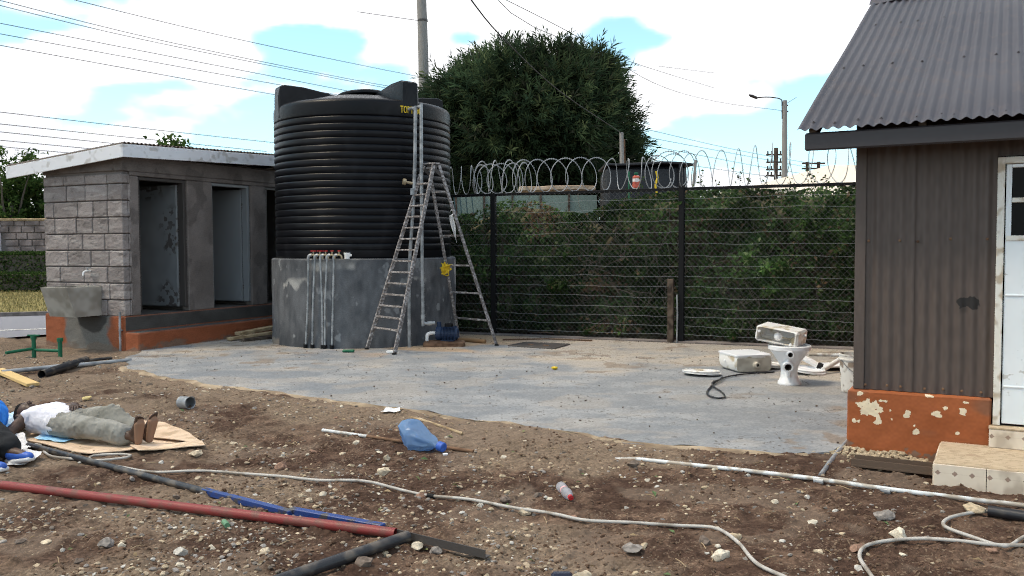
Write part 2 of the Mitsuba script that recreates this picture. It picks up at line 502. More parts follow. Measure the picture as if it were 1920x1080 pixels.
mat('m_hair', (.008, .007, .007), .9, .2)
mat('m_white_shirt', cloth_fn((.60, .60, .66), (.74, .74, .78)), .95, .1, sheen=.3)
mat('m_trousers', cloth_fn((.185, .18, .158), (.28, .275, .25), 8), .95, .1, sheen=.3)
mat('m_blue_shirt', cloth_fn((.02, .14, .52), (.04, .22, .68), 14), .9, .1, sheen=.3)
mat('m_black_cloth', cloth_fn((.016, .017, .019), (.035, .036, .038), 12), .95, .1, sheen=.3)
mat('m_pale_cloth', cloth_fn((.6, .6, .6), (.72, .72, .72), 10), .9, .15)
mat('m_lightblue_cloth', cloth_fn((.25, .5, .72), (.62, .72, .8), 6), .9, .15)
scene['m_glass'] = {'type': 'thindielectric', 'int_ior': 1.5}
scene['m_jug'] = {'type': 'principledthin', 'base_color': col((.34, .53, .80)), 'roughness': .22, 'spec_trans': .45, 'diff_trans': .9, 'eta': 1.4}
scene['m_bottle'] = {'type': 'principledthin', 'base_color': col((.8, .8, .85)), 'roughness': .15, 'spec_trans': .55, 'diff_trans': .8, 'eta': 1.4}
scene['m_foliage'] = {'type': 'principledthin', 'base_color': {'type': 'mesh_attribute', 'name': 'vertex_color'}, 'roughness': .38, 'spec_trans': 0.0, 'diff_trans': 1.0, 'eta': 1.45}


def block_paint(tone):
    def fn(p, n, uv):
        a = fbm(p.x * 6, p.y * 6, p.z * 6, 3)
        c = noise(p.x * 75, p.y * 75, p.z * 75)
        base = mix((.205, .18, .173), (.29, .258, .248), a)
        base = mix(base, (.11, .098, .092), smoothstep(.60, .68, fbm(p.x * 9 + 3, p.y * 9, p.z * 9, 3)) * .45)
        smear = smoothstep(.56, .66, fbm(p.x * 3 + 1, p.y * 3, p.z * 14, 2))
        return mix(base, (.36, .33, .315), smear * .5) * tone * (.84 + .32 * c)
    return proc(fn)


for i, t_ in enumerate((.9, 1.0, 1.1)):
    bumped(f'm_block_{i}', block_paint(t_), proc(lambda p, n, uv: fbm(p.x * 30, p.y * 30, p.z * 30, 2) * .02, .005), .95, .1)
for i, c in enumerate([(.40, .325, .225), (.50, .42, .31), (.44, .42, .38), (.56, .50, .40), (.25, .225, .205), (.15, .12, .10), (.24, .15, .11)]):
    mat(f'm_stone_{i}', paint(tuple(k * .72 for k in c), tuple(k * 1.2 for k in c), 55, .3, .7), .95, .12)
# ------------------------------------------------------------------ ground
SLAB = np.array([(-5.60, 13.28), (-5.35, 12.75), (-5.25, 11.9), (-4.868, 11.047), (-4.134, 10.341), (-3.272, 9.638), (-2.6, 9.2), (-1.907, 8.721), (-0.984, 8.072), (-0.281, 7.56), (0.17, 7.26),
                 (0.785, 6.861), (1.1, 6.6), (1.436, 6.43), (1.996, 6.337), (2.29, 6.32), (2.52, 6.60), (3.4, 7.4), (6.9, 11.7), (4.935, 12.56), (2.574, 13.51), (-0.293, 14.92), (-3.3, 16.5), (-4.2, 18.2), (-4.9, 17.6)])
from shapely import Polygon, Point, contains_xy, points, distance
slab_poly = Polygon(SLAB)


def bumps(x, y):
    p = np.stack([x, y, np.zeros_like(x)], -1)
    low = (meshkit.fbm(p * .7, 3, 3) - .5) * .055
    mid = (meshkit.fbm(p * 4.0, 3, 9) - .5) * .040
    clod = np.clip(meshkit.fbm(p * 11, 3, 17) - .5, 0, 1) * .085
    fine = (meshkit.fbm(p * 34, 3, 29) - .5) * .024
    laid = 1 - .8 * np.exp(-((x + 3.35) / .85) ** 2 - ((y - 7.05) / .62) ** 2)          # trodden flat under the cardboard
    return low * .6 * laid + (mid + clod + fine) * laid


def ground_z(x, y):
    """height of the earth at x, y (arrays)"""
    x, y = np.asarray(x, float), np.asarray(y, float)
    shp = x.shape
    xs, ys = np.atleast_1d(x).ravel(), np.atleast_1d(y).ravel()
    z = bumps(xs, ys)
    near = (np.abs(xs) < 12) & (ys > 0) & (ys < 20)
    d = np.full(len(xs), 1.0)
    if near.any():
        d[near] = distance(points(xs[near], ys[near]), slab_poly)
        inside = near & (d <= 0)
        d[inside] = -distance(points(xs[inside], ys[inside]), slab_poly.exterior)
    k = np.clip(d / .55, 0, 1)
    bank = .036 + (meshkit.fbm(np.stack([xs * 5, ys * 5, 0 * xs], -1), 3, 41) - .5) * .03 + z * .4      # earth heaped against the rim
    z = np.where(d <= 0, np.maximum(-.03, bank + d * .35), z * k + bank * (1 - k) ** 1.5)
    # heaped earth along the road verge beside the latrine
    z = z + .14 * np.exp(-((xs + 8.2) / .9) ** 2 - ((ys - 13.6) / .7) ** 2)
    fade = np.clip((ys - 13.9 - .3 * np.clip(-8 - xs, 0, 8)) / 1.2, 0, 1)      # the tarmac and lawn beyond are level
    z = z * (1 - fade) + (-.03) * fade
    return z.reshape(shp)


def gz(x, y):
    return float(ground_z(np.array([x]), np.array([y]))[0])


def onground(pts, lift):
    p = np.asarray(pts, float)
    z = ground_z(p[:, 0], p[:, 1])
    w = min(8, (len(z) - 1) // 2)
    if w:
        e_ = np.pad(z, 3, mode='edge')
        z = np.max([e_[i:i + len(z)] for i in range(7)], axis=0)          # rests on the high spots
        z = np.convolve(np.pad(z, w, mode='edge'), np.hanning(2 * w + 3)[1:-1] / np.hanning(2 * w + 3).sum(), 'valid')
    return np.column_stack([p[:, :2], z + lift])


def spaced(a, b, s):
    return np.linspace(a, b, int(abs(b - a) / s) + 1)


gx = np.concatenate([-np.geomspace(900, 8, 34), spaced(-7.8, -4.6, .06)[:-1], spaced(-4.6, 3.6, .022), spaced(3.7, 7, .12), np.geomspace(7.4, 900, 34)])
gy = np.concatenate([-np.geomspace(60, 1, 10), [0, 1.2, 2.2], spaced(2.8, 3.6, .1)[:-1], spaced(3.6, 7.4, .022)[:-1], spaced(7.4, 10.5, .04)[:-1], spaced(10.5, 16, .08), np.geomspace(16.5, 1500, 44)])
XX, YY = np.meshgrid(gx, gy, indexing='ij')
ZZ = ground_z(XX, YY)
struct('ground', grid_sheet(np.stack([XX, YY, ZZ], -1)), 'm_dirt', smooth=True)

# cement screed apron round the tank, its rim broken and sunk into the earth
outline = []
S2 = np.vstack([SLAB, SLAB[:1]])
for i in range(len(SLAB)):
    a, b = S2[i], S2[i + 1]
    m = max(1, int(np.linalg.norm(b - a) / .06))
    for t in np.arange(m) / m:
        outline.append(a + (b - a) * t)
outline = np.array(outline)
q = np.column_stack([outline, np.zeros(len(outline))])
jit = np.stack([meshkit.fbm(q * 2.2, 4, 3) - .5, meshkit.fbm(q * 2.2, 4, 8) - .5], -1) * .26
outline = outline + jit * (outline[:, 1:2] < 12.4)
poly = Polygon(outline).buffer(0)
slab = trimesh.creation.extrude_polygon(poly, .09, engine='earcut')
slab.apply_translation((0, 0, -.05))
struct('concrete_apron', slab, 'm_slab')

# wet mortar squeezed out and dried along the front rim of the apron
front = [q_ for q_ in outline if q_[1] < 11.2 and q_[0] < 2.2]
front = np.array(front)[::3]
zf = .016 + .012 * meshkit.fbm(np.column_stack([front * 3, 0 * front[:, 0]]), 2, 6)
wf = .05 + .10 * np.clip(meshkit.fbm(np.column_stack([front * 1.7, 0 * front[:, 0]]), 3, 16) - .32, 0, 1)
dirs = np.gradient(front, axis=0)
dirs /= np.linalg.norm(dirs, axis=1, keepdims=True)
nor = np.column_stack([dirs[:, 1], -dirs[:, 0]])
rows = []
for k_, (o_, h_) in enumerate(((-1.2, -.02), (-.7, .022), (-.2, .034), (.3, .03), (.8, .010), (1.2, -.03))):
    jz = (meshkit.fbm(np.column_stack([front * 9, 0 * front[:, 0] + k_]), 3, 26) - .5) * .022
    jx = (meshkit.fbm(np.column_stack([front * 7, 0 * front[:, 0] + k_ * 3]), 3, 36) - .5) * .10
    rows.append(np.column_stack([front + nor * ((o_ * wf) + jx)[:, None], h_ + .014 + jz]))
mat('m_mortar_rim', paint((.34, .27, .19), (.20, .15, .105), 8), .95, .1)
struct('apron_rim', grid_sheet(np.stack(rows, 1)), 'm_mortar_rim', smooth=True)

# road and lawn on the far side of the latrine


def bend(x):
    """the road comes in from the left and turns to pass behind the latrine"""
    return .35 * np.minimum(x + 8.5, 0) + 1.7 * np.maximum(x + 8.5, 0)


def strip(y0, y1, x0, x1, z):
    xs = np.concatenate([np.linspace(x0, -10, 12), np.linspace(-9.5, x1, 14)])
    P = np.array([[(x, y0 + bend(x), z), (x, y1 + bend(x), z)] for x in xs])
    return grid_sheet(P[:, ::-1])


struct('road', strip(15.2, 20.9, -60, 1, .010), 'm_tar')
struct('road_marking', strip(16.8, 16.95, -60, 1, .015), 'm_dusty_white')
struct('lawn', strip(20.9, 60, -70, 1, .006), 'm_verge')
kx = np.concatenate([np.linspace(-60, -10, 12), np.linspace(-9.5, 1, 14)])
struct('kerb', tube([(x, 20.95 + bend(x), .02) for x in kx], .11, 4), 'm_plaster')


# dry turf on the verge
def blades(n, area, h, seed, c0, c1):
    r = np.random.default_rng(seed)
    x = r.uniform(area[0], area[1], n)
    y = r.uniform(area[2], area[3], n) + bend(x)
    a = r.uniform(0, 6.28, n)
    hh = h * r.uniform(.5, 1.3, n)
    w = .012 + 0 * a
    b = np.stack([x, y, 0 * x + .01], -1)
    s = np.stack([np.cos(a), np.sin(a), 0 * a], -1) * w[:, None]
    tip = b + np.stack([r.normal(0, .03, n), r.normal(0, .03, n), hh], -1)
    v = np.stack([b - s, b + s, tip], 1).reshape(-1, 3)
    f = np.arange(3 * n).reshape(-1, 3)
    t = r.uniform(0, 1, (n, 1))
    c = np.repeat(np.array(c0) * t + np.array(c1) * (1 - t), 3, 0)
    return trimesh.Trimesh(v, f, process=False), c


g_, c_ = blades(16000, (-22, -9, 21.2, 34), .09, 5, (.16, .15, .05), (.30, .24, .11))
scene['dry_grass'] = mikit.ply(g_, 'm_leaf', color=c_)
say('dry_grass', 'short dry yellow green grass on the verge beyond the road', 'grass', kind='stuff')


# ------------------------------------------------------------------ foliage makers
def leaf_cloud(P, size, seed, up=.35, out=None, aspect=.55, fold=.25):
    """one bent leaf (4 triangles) at every point of P"""
    r = np.random.default_rng(seed)
    n = len(P)
    d = r.normal(size=(n, 3)) * .75
    if out is not None:
        d = d + out
    d[:, 2] += up
    d /= np.linalg.norm(d, axis=1, keepdims=True)                 # leaf normal
    a = np.cross(d, r.normal(size=(n, 3)))
    a /= np.linalg.norm(a, axis=1, keepdims=True)                 # along the leaf
    b = np.cross(d, a)
    s = (size * r.uniform(.55, 1.3, n))[:, None]
    p0, p1 = P - a * s * .5, P + a * s * .55 - d * s * .12
    w = b * s * aspect * .5
    m0 = P + d * s * 0
    e1, e2 = P + w + d * s * fold * .5, P - w + d * s * fold * .5
    v = np.stack([p0, e1, p1, e2, m0], 1).reshape(-1, 3)
    k = np.arange(n)[:, None] * 5
    f = np.concatenate([k + [0, 4, 1], k + [4, 2, 1], k + [0, 3, 4], k + [4, 3, 2]], 0)
    return trimesh.Trimesh(v, f, process=False), n


def tint(n, per, seed, colours, weights, spread=.25):
    r = np.random.default_rng(seed)
    c = np.array(colours)[r.choice(len(colours), n, p=np.array(weights) / np.sum(weights))]
    c = c * r.uniform(1 - spread, 1 + spread, (n, 1))
    return np.repeat(c, per, 0)


GREENS = [(.035, .07, .02), (.055, .10, .028), (.08, .13, .04), (.03, .05, .018), (.12, .15, .05)]


def limbs(base, top_pts, r0, seed, wob=.25):
    """trunk and limbs: tapered tubes from base to each end point"""
    r = np.random.default_rng(seed)
    out = []
    for q in top_pts:
        q = np.asarray(q, float)
        m1 = base + (q - base) * .35 + V(0, 0, np.linalg.norm(q - base) * .12) + r.normal(0, wob, 3) * .4
        m2 = base + (q - base) * .7 + r.normal(0, wob, 3) * .5
        pts = spline([base, m1, m2, q], .35)
        out.append(tube(pts, np.linspace(r0, r0 * .12, len(pts)), 7))
    return cat(out)


def leafy_tree(name, base, h, rad, n, seed, label, group=None, colours=GREENS, wts=(3, 4, 3, 2, 1), size=.22, crown_lo=.3):
    r = np.random.default_rng(seed)
    k = thing(name, label, 'tree', group)
    base = np.asarray(base, float)
    ctr = []
    for i in range(12):
        a, q = r.uniform(0, 6.28), r.uniform(.15, .85)
        ctr.append(base + V(math.cos(a) * rad * q, math.sin(a) * rad * q, h * r.uniform(crown_lo + .08, .95)))
    part(k, 'trunk', cat([tube(spline([base, base + V(.05, 0, h * .3), base + V(-.05, .05, h * .6)], .3), [.22 - .12 * t for t in np.linspace(0, 1, len(spline([base, base + V(.05, 0, h * .3), base + V(-.05, .05, h * .6)], .3)))], 8),
                          limbs(base + V(0, 0, h * .3), ctr, .09, seed)]), 'm_bark', smooth=True)
    cl = np.array(ctr)[r.integers(0, len(ctr), n // 14)] + r.normal(0, rad * .22, (n // 14, 3))
    P = np.repeat(cl, 14, 0) + r.normal(0, .16, (n // 14 * 14, 3))
    P = P[P[:, 2] < h * 1.02]
    m, nn = leaf_cloud(P, size, seed + 1)
    part(k, 'crown', m, 'm_foliage', color=tint(nn, 5, seed + 2, colours, wts))
    return k


# ------------------------------------------------------------------ left background: boundary wall, clipped hedges, trees
bw = thing('boundary_wall', 'low grey quarry stone boundary wall with a flat coping beyond the road', 'wall')
part(bw, 'core', box((-25, 33.2, 1.27), (26, .16, 2.54)), 'm_mortar')
part(bw, 'coping', box((-25, 33.2, 2.60), (26.2, .34, .10), .02), 'm_wood')
part(bw, 'pillar', box((-19.35, 33.06, 1.27), (.62, .30, 2.54), .02), 'm_fascia_white', label='pale plastered pillar of the stone wall')
r = np.random.default_rng(3)
for row in range(10):
    x = -24.0 + r.uniform(-.2, 0)
    while x < -15.5:
        L = r.uniform(.38, .56)
        if not (-19.7 < x + L / 2 < -19.0):
            part(bw, 'brick', box((x + L / 2, 33.10 + r.uniform(-.012, .012), .12 + row * .25 + .11), (L - .035, .08, .215), .012), 'm_bwall')
        x += L


def clipped_hedge(name, c, s, n, seed, label):
    k = thing(name, label, 'hedge', None)
    r = np.random.default_rng(seed)
    f = r.integers(0, 3, n)
    u = r.uniform(-.5, .5, (n, 3)) * s
    for a in range(3):
        side = np.where(r.uniform(size=n) < (.85 if a == 1 else .5), -1, 1) if a != 2 else 1
        sel = f == a
        u[sel, a] = (np.broadcast_to(side, n)[sel] * .5 * s[a]) + r.normal(0, .035, sel.sum())
    m, nn = leaf_cloud(u + c, .10, seed + 4)
    part(k, 'foliage', m, 'm_foliage', color=tint(nn, 5, seed, GREENS, (3, 4, 2, 3, .3)))
    part(k, 'stems', rough(trimesh.creation.box(np.array(s) * .88).subdivide().subdivide().apply_translation(c), .04, 2), 'm_bark')


clipped_hedge('clipped_hedge', V(-19.5, 32.3, .70), V(9, .8, 1.30), 15000, 4, 'tall dark clipped hedge against the stone boundary wall')
clipped_hedge('clipped_hedge', V(-18.7, 31.2, .34), V(10, .7, .62), 12000, 6, 'low bright green clipped hedge along the dry verge')
for i, (x, y, h, rad, n, lab) in enumerate([(-23.6, 42, 6.1, 1.5, 2600, 'open crowned green tree rising above the stone boundary wall'), (-22.6, 44, 5.2, 1.6, 5200, 'dense round tree just behind the stone boundary wall'),
                                            (-20.9, 43, 4.9, 1.3, 4200, 'bushy tree behind the boundary wall close to the block latrine'), (-25.6, 45, 5.0, 2.0, 5200, 'broad dark tree behind the boundary wall at the picture edge')]):
    leafy_tree('garden_tree', (x, y, 0), h, rad, n, 40 + i, lab, size=.26)
leafy_tree('sapling', (-8.95, 23.5, 0), 4.45, .42, 300, 61, 'slim tree whose tip shows above the latrine roof', size=.17, crown_lo=.75)

# ------------------------------------------------------------------ block latrine
LA = V(-5.71, 13.05, 0)
LU = V(.438, .899, 0)          # along the door face
LV = V(-.899, .438, 0)         # along the end wall, away to the left
LL, LW = 5.2, 1.72             # length, depth


def lp(t, s, z):
    return LA + LU * t + LV * s + V(0, 0, z)


LM = axes(LA, LU, LV, V(0, 0, 1))   # local: x along door face, y into the building, z up


def lbox(x0, x1, y0, y1, z0, z1, bevel=.006):
    return put(box(((x0 + x1) / 2, (y0 + y1) / 2, (z0 + z1) / 2), (x1 - x0, y1 - y0, z1 - z0), bevel), LM)


lat = thing('latrine', 'small grey block latrine with three doorways and an orange painted base', 'latrine')
part(lat, 'base', rough(lbox(-.02, LL, -.02, LW + .03, -.1, .53, .02).subdivide().subdivide().subdivide(), .006, 3), 'm_latrine_base', label='orange painted base under the block wall')
part(lat, 'walkway', rough(lbox(-.03, LL, -.31, -.015, -.1, .30, .02).subdivide().subdivide().subdivide().subdivide(), .008, 3), 'm_latrine_base', label='orange sided step in front of the doorways')
wall = part(lat, 'wall', cat([lbox(.03, .17, .03, LW - .02, .53, 2.86, 0), lbox(.17, LL, LW - .17, LW - .02, .53, 2.84, 0), lbox(LL - .15, LL, .03, LW - .17, .53, 2.84, 0)] +
                        [lbox(x, x + .12, .16, LW - .17, .53, 2.8, 0) for x in (1.36, 2.82, 4.2)]), 'm_mortar')
r = np.random.default_rng(12)


def block(x0, x1, y0, y1, z0, z1):
    m = lbox(x0, x1, y0, y1, z0, z1, .010).subdivide().subdivide()
    return rough(m, .005, 9, int(r.integers(99)))


for c in range(9):
    z0 = .535 + c * .245
    z1 = z0 + (.228 if c < 8 else .135)
    s = -.005
    cut = [.0] + list(np.cumsum(r.uniform(.3, .56, 8)))
    if c % 2: cut = [.0, .3] + list(.3 + np.cumsum(r.uniform(.34, .52, 8)))
    for a, b in zip(cut[:-1], cut[1:]):
        if a > LW - .06: break
        b = min(b, LW)
        if LW - b < .14: b = LW
        bm = block(-.008 + r.uniform(-.004, .006), .10, a + (.004 if a else -.006), b - .008, z0, z1)
        part(wall, 'brick', bm, f'm_block_{r.integers(3)}')
# plastered door face: piers, ring beam
for a, b, nm in ((.13, .29, 'corner'), (1.24, 1.78, 'mid'), (2.68, 3.06, 'mid'), (3.98, LL, 'mid')):
    part(lat, 'pier', rough(lbox(a, b, -.012, .155, .53, 2.61, .012).subdivide().subdivide().subdivide(), .006, 5), 'm_plaster')
for c in range(9):            # the corner quoins show on the door face too
    z0 = .535 + c * .245
    z1 = z0 + (.228 if c < 8 else .135)
    bm = block(.102, .128 + .02 * (c % 2), -.012, .12, z0, z1)
    part(lat, 'quoin', bm, f'm_block_{r.integers(3)}')
part(lat, 'ring_beam', rough(cat([lbox(-.012, LL, -.018, .16, 2.675, 2.90, .01).subdivide().subdivide().subdivide(), lbox(-.012, .15, .165, LW, 2.675, 2.86, .01).subdivide().subdivide().subdivide()]), .006, 4), 'm_plaster')
part(lat, 'lintel', rough(lbox(.135, LL, -.010, .15, 2.612, 2.672, .008).subdivide().subdivide().subdivide(), .004, 4), 'm_plaster')
# door frames and leaves standing open inwards
for x1, w, rustm, lab in ((1.215, .90, 'm_latrine_door', 'pale blue grey door leaf blotched with rust'), (2.65, .86, 'm_door_grey', 'plain pale grey door leaf'), (3.96, .86, 'm_latrine_door', None)):
    if rustm == 'm_door_grey' and 'm_door_grey' not in scene:
        mat('m_door_grey', cloth_fn((.19, .205, .22), (.25, .265, .28), 4), .5, .4)
    part(lat, 'door_frame', cat([lbox(x1 - .035, x1 + .02, .02, .14, .60, 2.60, .004), lbox(x1 - w - .02, x1 + .02, .02, .14, 2.56, 2.605, .004), lbox(x1 - w - .02, x1 - w + .02, .02, .14, .60, 2.56, .004)]), 'm_door_grey' if x1 > 2 and x1 < 3 else 'm_steel_dark')
    Md = LM @ frame((x1 - .05, .14, .60), 96 if x1 > 3 else 93)
    leaf = cat([box((w / 2, 0, .97), (w, .035, 1.94), .006), box((w / 2, .022, 1.9), (w, .012, .05)), box((w / 2, .022, .04), (w, .012, .05)), box((w / 2, .022, 1.0), (w, .012, .05))])
    if x1 < 3.5:
        d = part(lat, 'door', put(leaf, Md), rustm, label=lab)
        part(d, 'hinge', put(cat([rod((0, -.02, z), (0, -.02, z + .1), .014, 8) for z in (.2, 1.6)]), Md), 'm_steel_dark')
# mono-pitch roof
FZ = lambda x, y: 3.03 - .085 * (y + .2) + .035 * (x + .1)
xs = np.linspace(-.17, LL + .2, 420)
ys = np.linspace(-.24, LW + .62, 6)
wav = .016 * np.sin(xs / .076 * 2 * np.pi)
P = np.array([[(x, y, FZ(x, y) + .022 + wv) for y in ys] for x, wv in zip(xs, wav)])
Pq = P @ LM[:3, :3].T + LM[:3, 3]
part(lat, 'roof', grid_sheet(Pq), 'm_old_roof', smooth=True)
fx0, fx1, fy0, fy1 = -.18, LL + .2, -.25, LW + .60
e = lambda x, y, dz=0: (LM @ V(x, y, FZ(x, y) + dz, 1))[:3]
part(lat, 'fascia_board', bar(e(fx0 - .012, fy0, -.095), e(fx1, fy0, -.095), .026, .185, bevel=.004), 'm_fascia_white', label='long white fascia board over the doorways')
part(lat, 'fascia_board', bar(e(fx0, fy0 + .014, -.095), e(fx0, fy1, -.095), .026, .185, bevel=.004), 'm_fascia_white', label='weathered white fascia board over the block end wall')
part(lat, 'rafter', cat([bar(e(x, fy0 + .03, -.05), e(x, fy1, -.05), .05, .08) for x in np.arange(.1, LL, .9)]), 'm_old_wood')
part(lat, 'ceiling_board', cat([put(box((LL / 2, (LW) / 2, 2.915), (LL, LW, .02)), LM)]), 'm_old_wood')
part(lat, 'waste_pipe', cat([tube(spline([lp(-.05, .05, .60), lp(-.055, .05, .3), lp(-.055, .05, -.03)], .1), .017, 10), box(lp(-.04, .05, .33), (.05, .05, .02))]), 'm_galv')

# wash trough
tr = thing('wash_trough', 'cast concrete wash trough fixed to the latrine end wall', 'trough')
tp = {}
for nm, q0, q1, s0, s1, z in (('top', 0, .60, .46, 1.02, .975), ('bot', 0, .44, .48, 1.04, .535)):
    tp[nm] = [lp(-.015 - q0, s0, z), lp(-.015 - q1, s0, z), lp(-.015 - q1, s1, z), lp(-.015 - q0, s1, z)]
outer = trimesh.convex.convex_hull(np.array(tp['top'] + tp['bot']))
inn = [c + V(0, 0, .04) for c in tp['top']] + [c + V(0, 0, .09) for c in tp['bot']]
cen = np.mean(inn, axis=0)
inn = [V(*(cen[:2] + (c[:2] - cen[:2]) * .86), c[2]) for c in inn]
def to_man(m):
    m = m.copy(); m.merge_vertices()
    from manifold3d import Mesh
    return Manifold(Mesh(vert_properties=np.asarray(m.vertices, np.float32), tri_verts=np.asarray(m.faces, np.uint32)))
basin = man((to_man(outer) - to_man(trimesh.convex.convex_hull(np.array(inn)))).refine_to_length(.08))
mat('m_trough', cloth_fn((.24, .22, .19), (.37, .35, .315), 7), .9, .15)
part(tr, 'basin', rough(basin, .004, 9), 'm_trough')
tap = thing('wall_tap', 'small chromed tap on the block wall above the trough', 'tap')
tpos = lp(-.01, .70, 1.20)
part(tap, 'spout', tube(spline([tpos, tpos - LU * .07, tpos - LU * .12 + V(0, 0, -.02), tpos - LU * .13 + V(0, 0, -.07)], .02), .014, 10), 'm_white_plastic')
part(tap, 'handle', bar(tpos - LU * .05 + LV * -.07 + V(0, 0, .045), tpos - LU * .05 + LV * .03 + V(0, 0, .045), .018, .012), 'm_galv')
part(tap, 'stem', rod(tpos - LU * .05, tpos - LU * .05 + V(0, 0, .045), .010, 8), 'm_galv')
# ------------------------------------------------------------------ plinth and water tank
TC = V(-2.40, 14.50, 0)
PR, PH = 1.475, 1.365
pl = thing('tank_plinth', 'round smeared grey concrete plinth under the black water tank', 'plinth')
n = 96
a = np.linspace(0, 2 * np.pi, n, endpoint=False)
rows = [-.06, 0, .04, .3, .6, .9, 1.2, PH - .02, PH]
v, f = [], []
for k, z in enumerate(rows):
    rr = PR + .02 * (meshkit.fbm(np.stack([np.cos(a) * 3, np.sin(a) * 3, 0 * a + z * 1.5], -1), 3, 2) - .5) + (.02 if k < 3 else 0) - (.015 if k == len(rows) - 1 else 0)
    v.append(np.stack([rr * np.cos(a), rr * np.sin(a), 0 * a + z], -1))
v.append(np.array([[0, 0, PH + .002]]))
v = np.vstack(v)
j = np.arange(n)
for k in range(len(rows) - 1):
    A, B, C, D = k * n + j, k * n + (j + 1) % n, (k + 1) * n + (j + 1) % n, (k + 1) * n + j
    f += [np.stack([A, B, C], -1), np.stack([A, C, D], -1)]
top = (len(rows) - 1) * n
f.append(np.stack([top + j, top + (j + 1) % n, 0 * j + len(v) - 1], -1))
part(pl, 'drum', trimesh.Trimesh(v, np.vstack(f), process=False).apply_translation(TC), 'm_concrete', smooth=30)

R0 = 1.405
tk = thing('water_tank', 'large black ribbed plastic water tank with yellow lettering', 'water tank')
prof = [(R0 * .985, 0), (R0, .03), (R0, .12)]
z = .12
while z < 2.02:
    for t in np.linspace(0, 1, 9)[:-1]:
        prof.append((R0 - .016 + .018 * math.sin(math.pi * t) ** .45, z + t * .1045))
    prof.append((R0 - .022, z + .1045))
    z += .1045
z = prof[-1][1]
prof += [(R0 - .004, z + .012), (R0, z + .03), (R0 + .003, z + .12), (R0, 2.285)]
for t in np.linspace(0, 1, 9)[1:]:
    ang = t * math.radians(78)
    prof.append((R0 - .10 + .10 * math.cos(ang), 2.285 + .085 * math.sin(ang)))
prof += [(R0 - .25, 2.40), (.8, 2.50), (.36, 2.565), (.35, 2.60), (0, 2.60)]
part(tk, 'shell', put(lathe(prof, 144), frame(TC + V(0, 0, PH + .002))), 'm_tank', smooth=38)
for k, ang in enumerate((210, 310, 32, 124)):
    w0, w1, zt0, zt1 = .07, .15, 2.57, 2.665
    base = 2.24
    P = []
    for rr, w, z0, z1 in ((.40, w0, 2.50, zt0), (1.02, .14, 2.40, 2.655), (1.31, w1, 2.30, zt1), (R0 - .02, w1, 2.2, zt1 - .03), (R0 + .004, w1 - .03, 2.16, 2.50)):
        P += [(rr, -w, z0), (rr, w, z0), (rr, w - .02, z1 - .012), (rr, -w + .02, z1 - .012), (rr, w - .04, z1), (rr, -w + .04, z1)]
    hulls = [trimesh.convex.convex_hull(np.array(P[6 * i:6 * i + 12])) for i in range(4)]
    lug = to_man(hulls[0])
    for h in hulls[1:]: lug = lug + to_man(h)
    part(tk, 'lifting_lug', put(man(lug), frame(TC + V(0, 0, PH), ang)), 'm_tank', smooth=25)
lid = part(tk, 'lid', put(lathe([(.36, 0), (.37, .015), (.37, .05), (.34, .075), (.1, .095), (0, .1)], 48), frame(TC + V(0.0, -.1, PH + 2.56)) @ np.diag([1.08, 1.08, .85, 1]) @ trimesh.transformations.rotation_matrix(-.10, (0, 1, 0)) @ trimesh.transformations.rotation_matrix(-.06, (1, 0, 0))), 'm_tank', smooth=30)
part(tk, 'breather', put(lathe([(.05, 0), (.05, .03), (.04, .04), (0, .04)], 20), frame(TC + V(1.05, .25, PH + 2.46))), 'm_tank', smooth=30)
# lettering wrapped round the smooth band, letter by letter
word, hgt = 'TOPTANK', .098
x = 0.0
spots = []
for ch in word:
    m = meshkit.text_mesh(ch, hgt, .006, bold=True)
    w = m.bounds[1][0] - m.bounds[0][0]
    spots.append((ch, x - m.bounds[0][0], m, w))
    x += w + .012
for ch, x0, m, w in spots:
    v = np.array(m.vertices)
    th = math.radians(-49.6) + (v[:, 0] + x0 - x / 2) * (.40 / x) / R0
    rr = R0 + .004 + v[:, 2]
    m = m.copy()
    m.vertices = np.column_stack([TC[0] + rr * np.cos(th), TC[1] + rr * np.sin(th), PH + 2.17 + v[:, 1]])
    part(tk, 'letter', m, 'm_yellow')

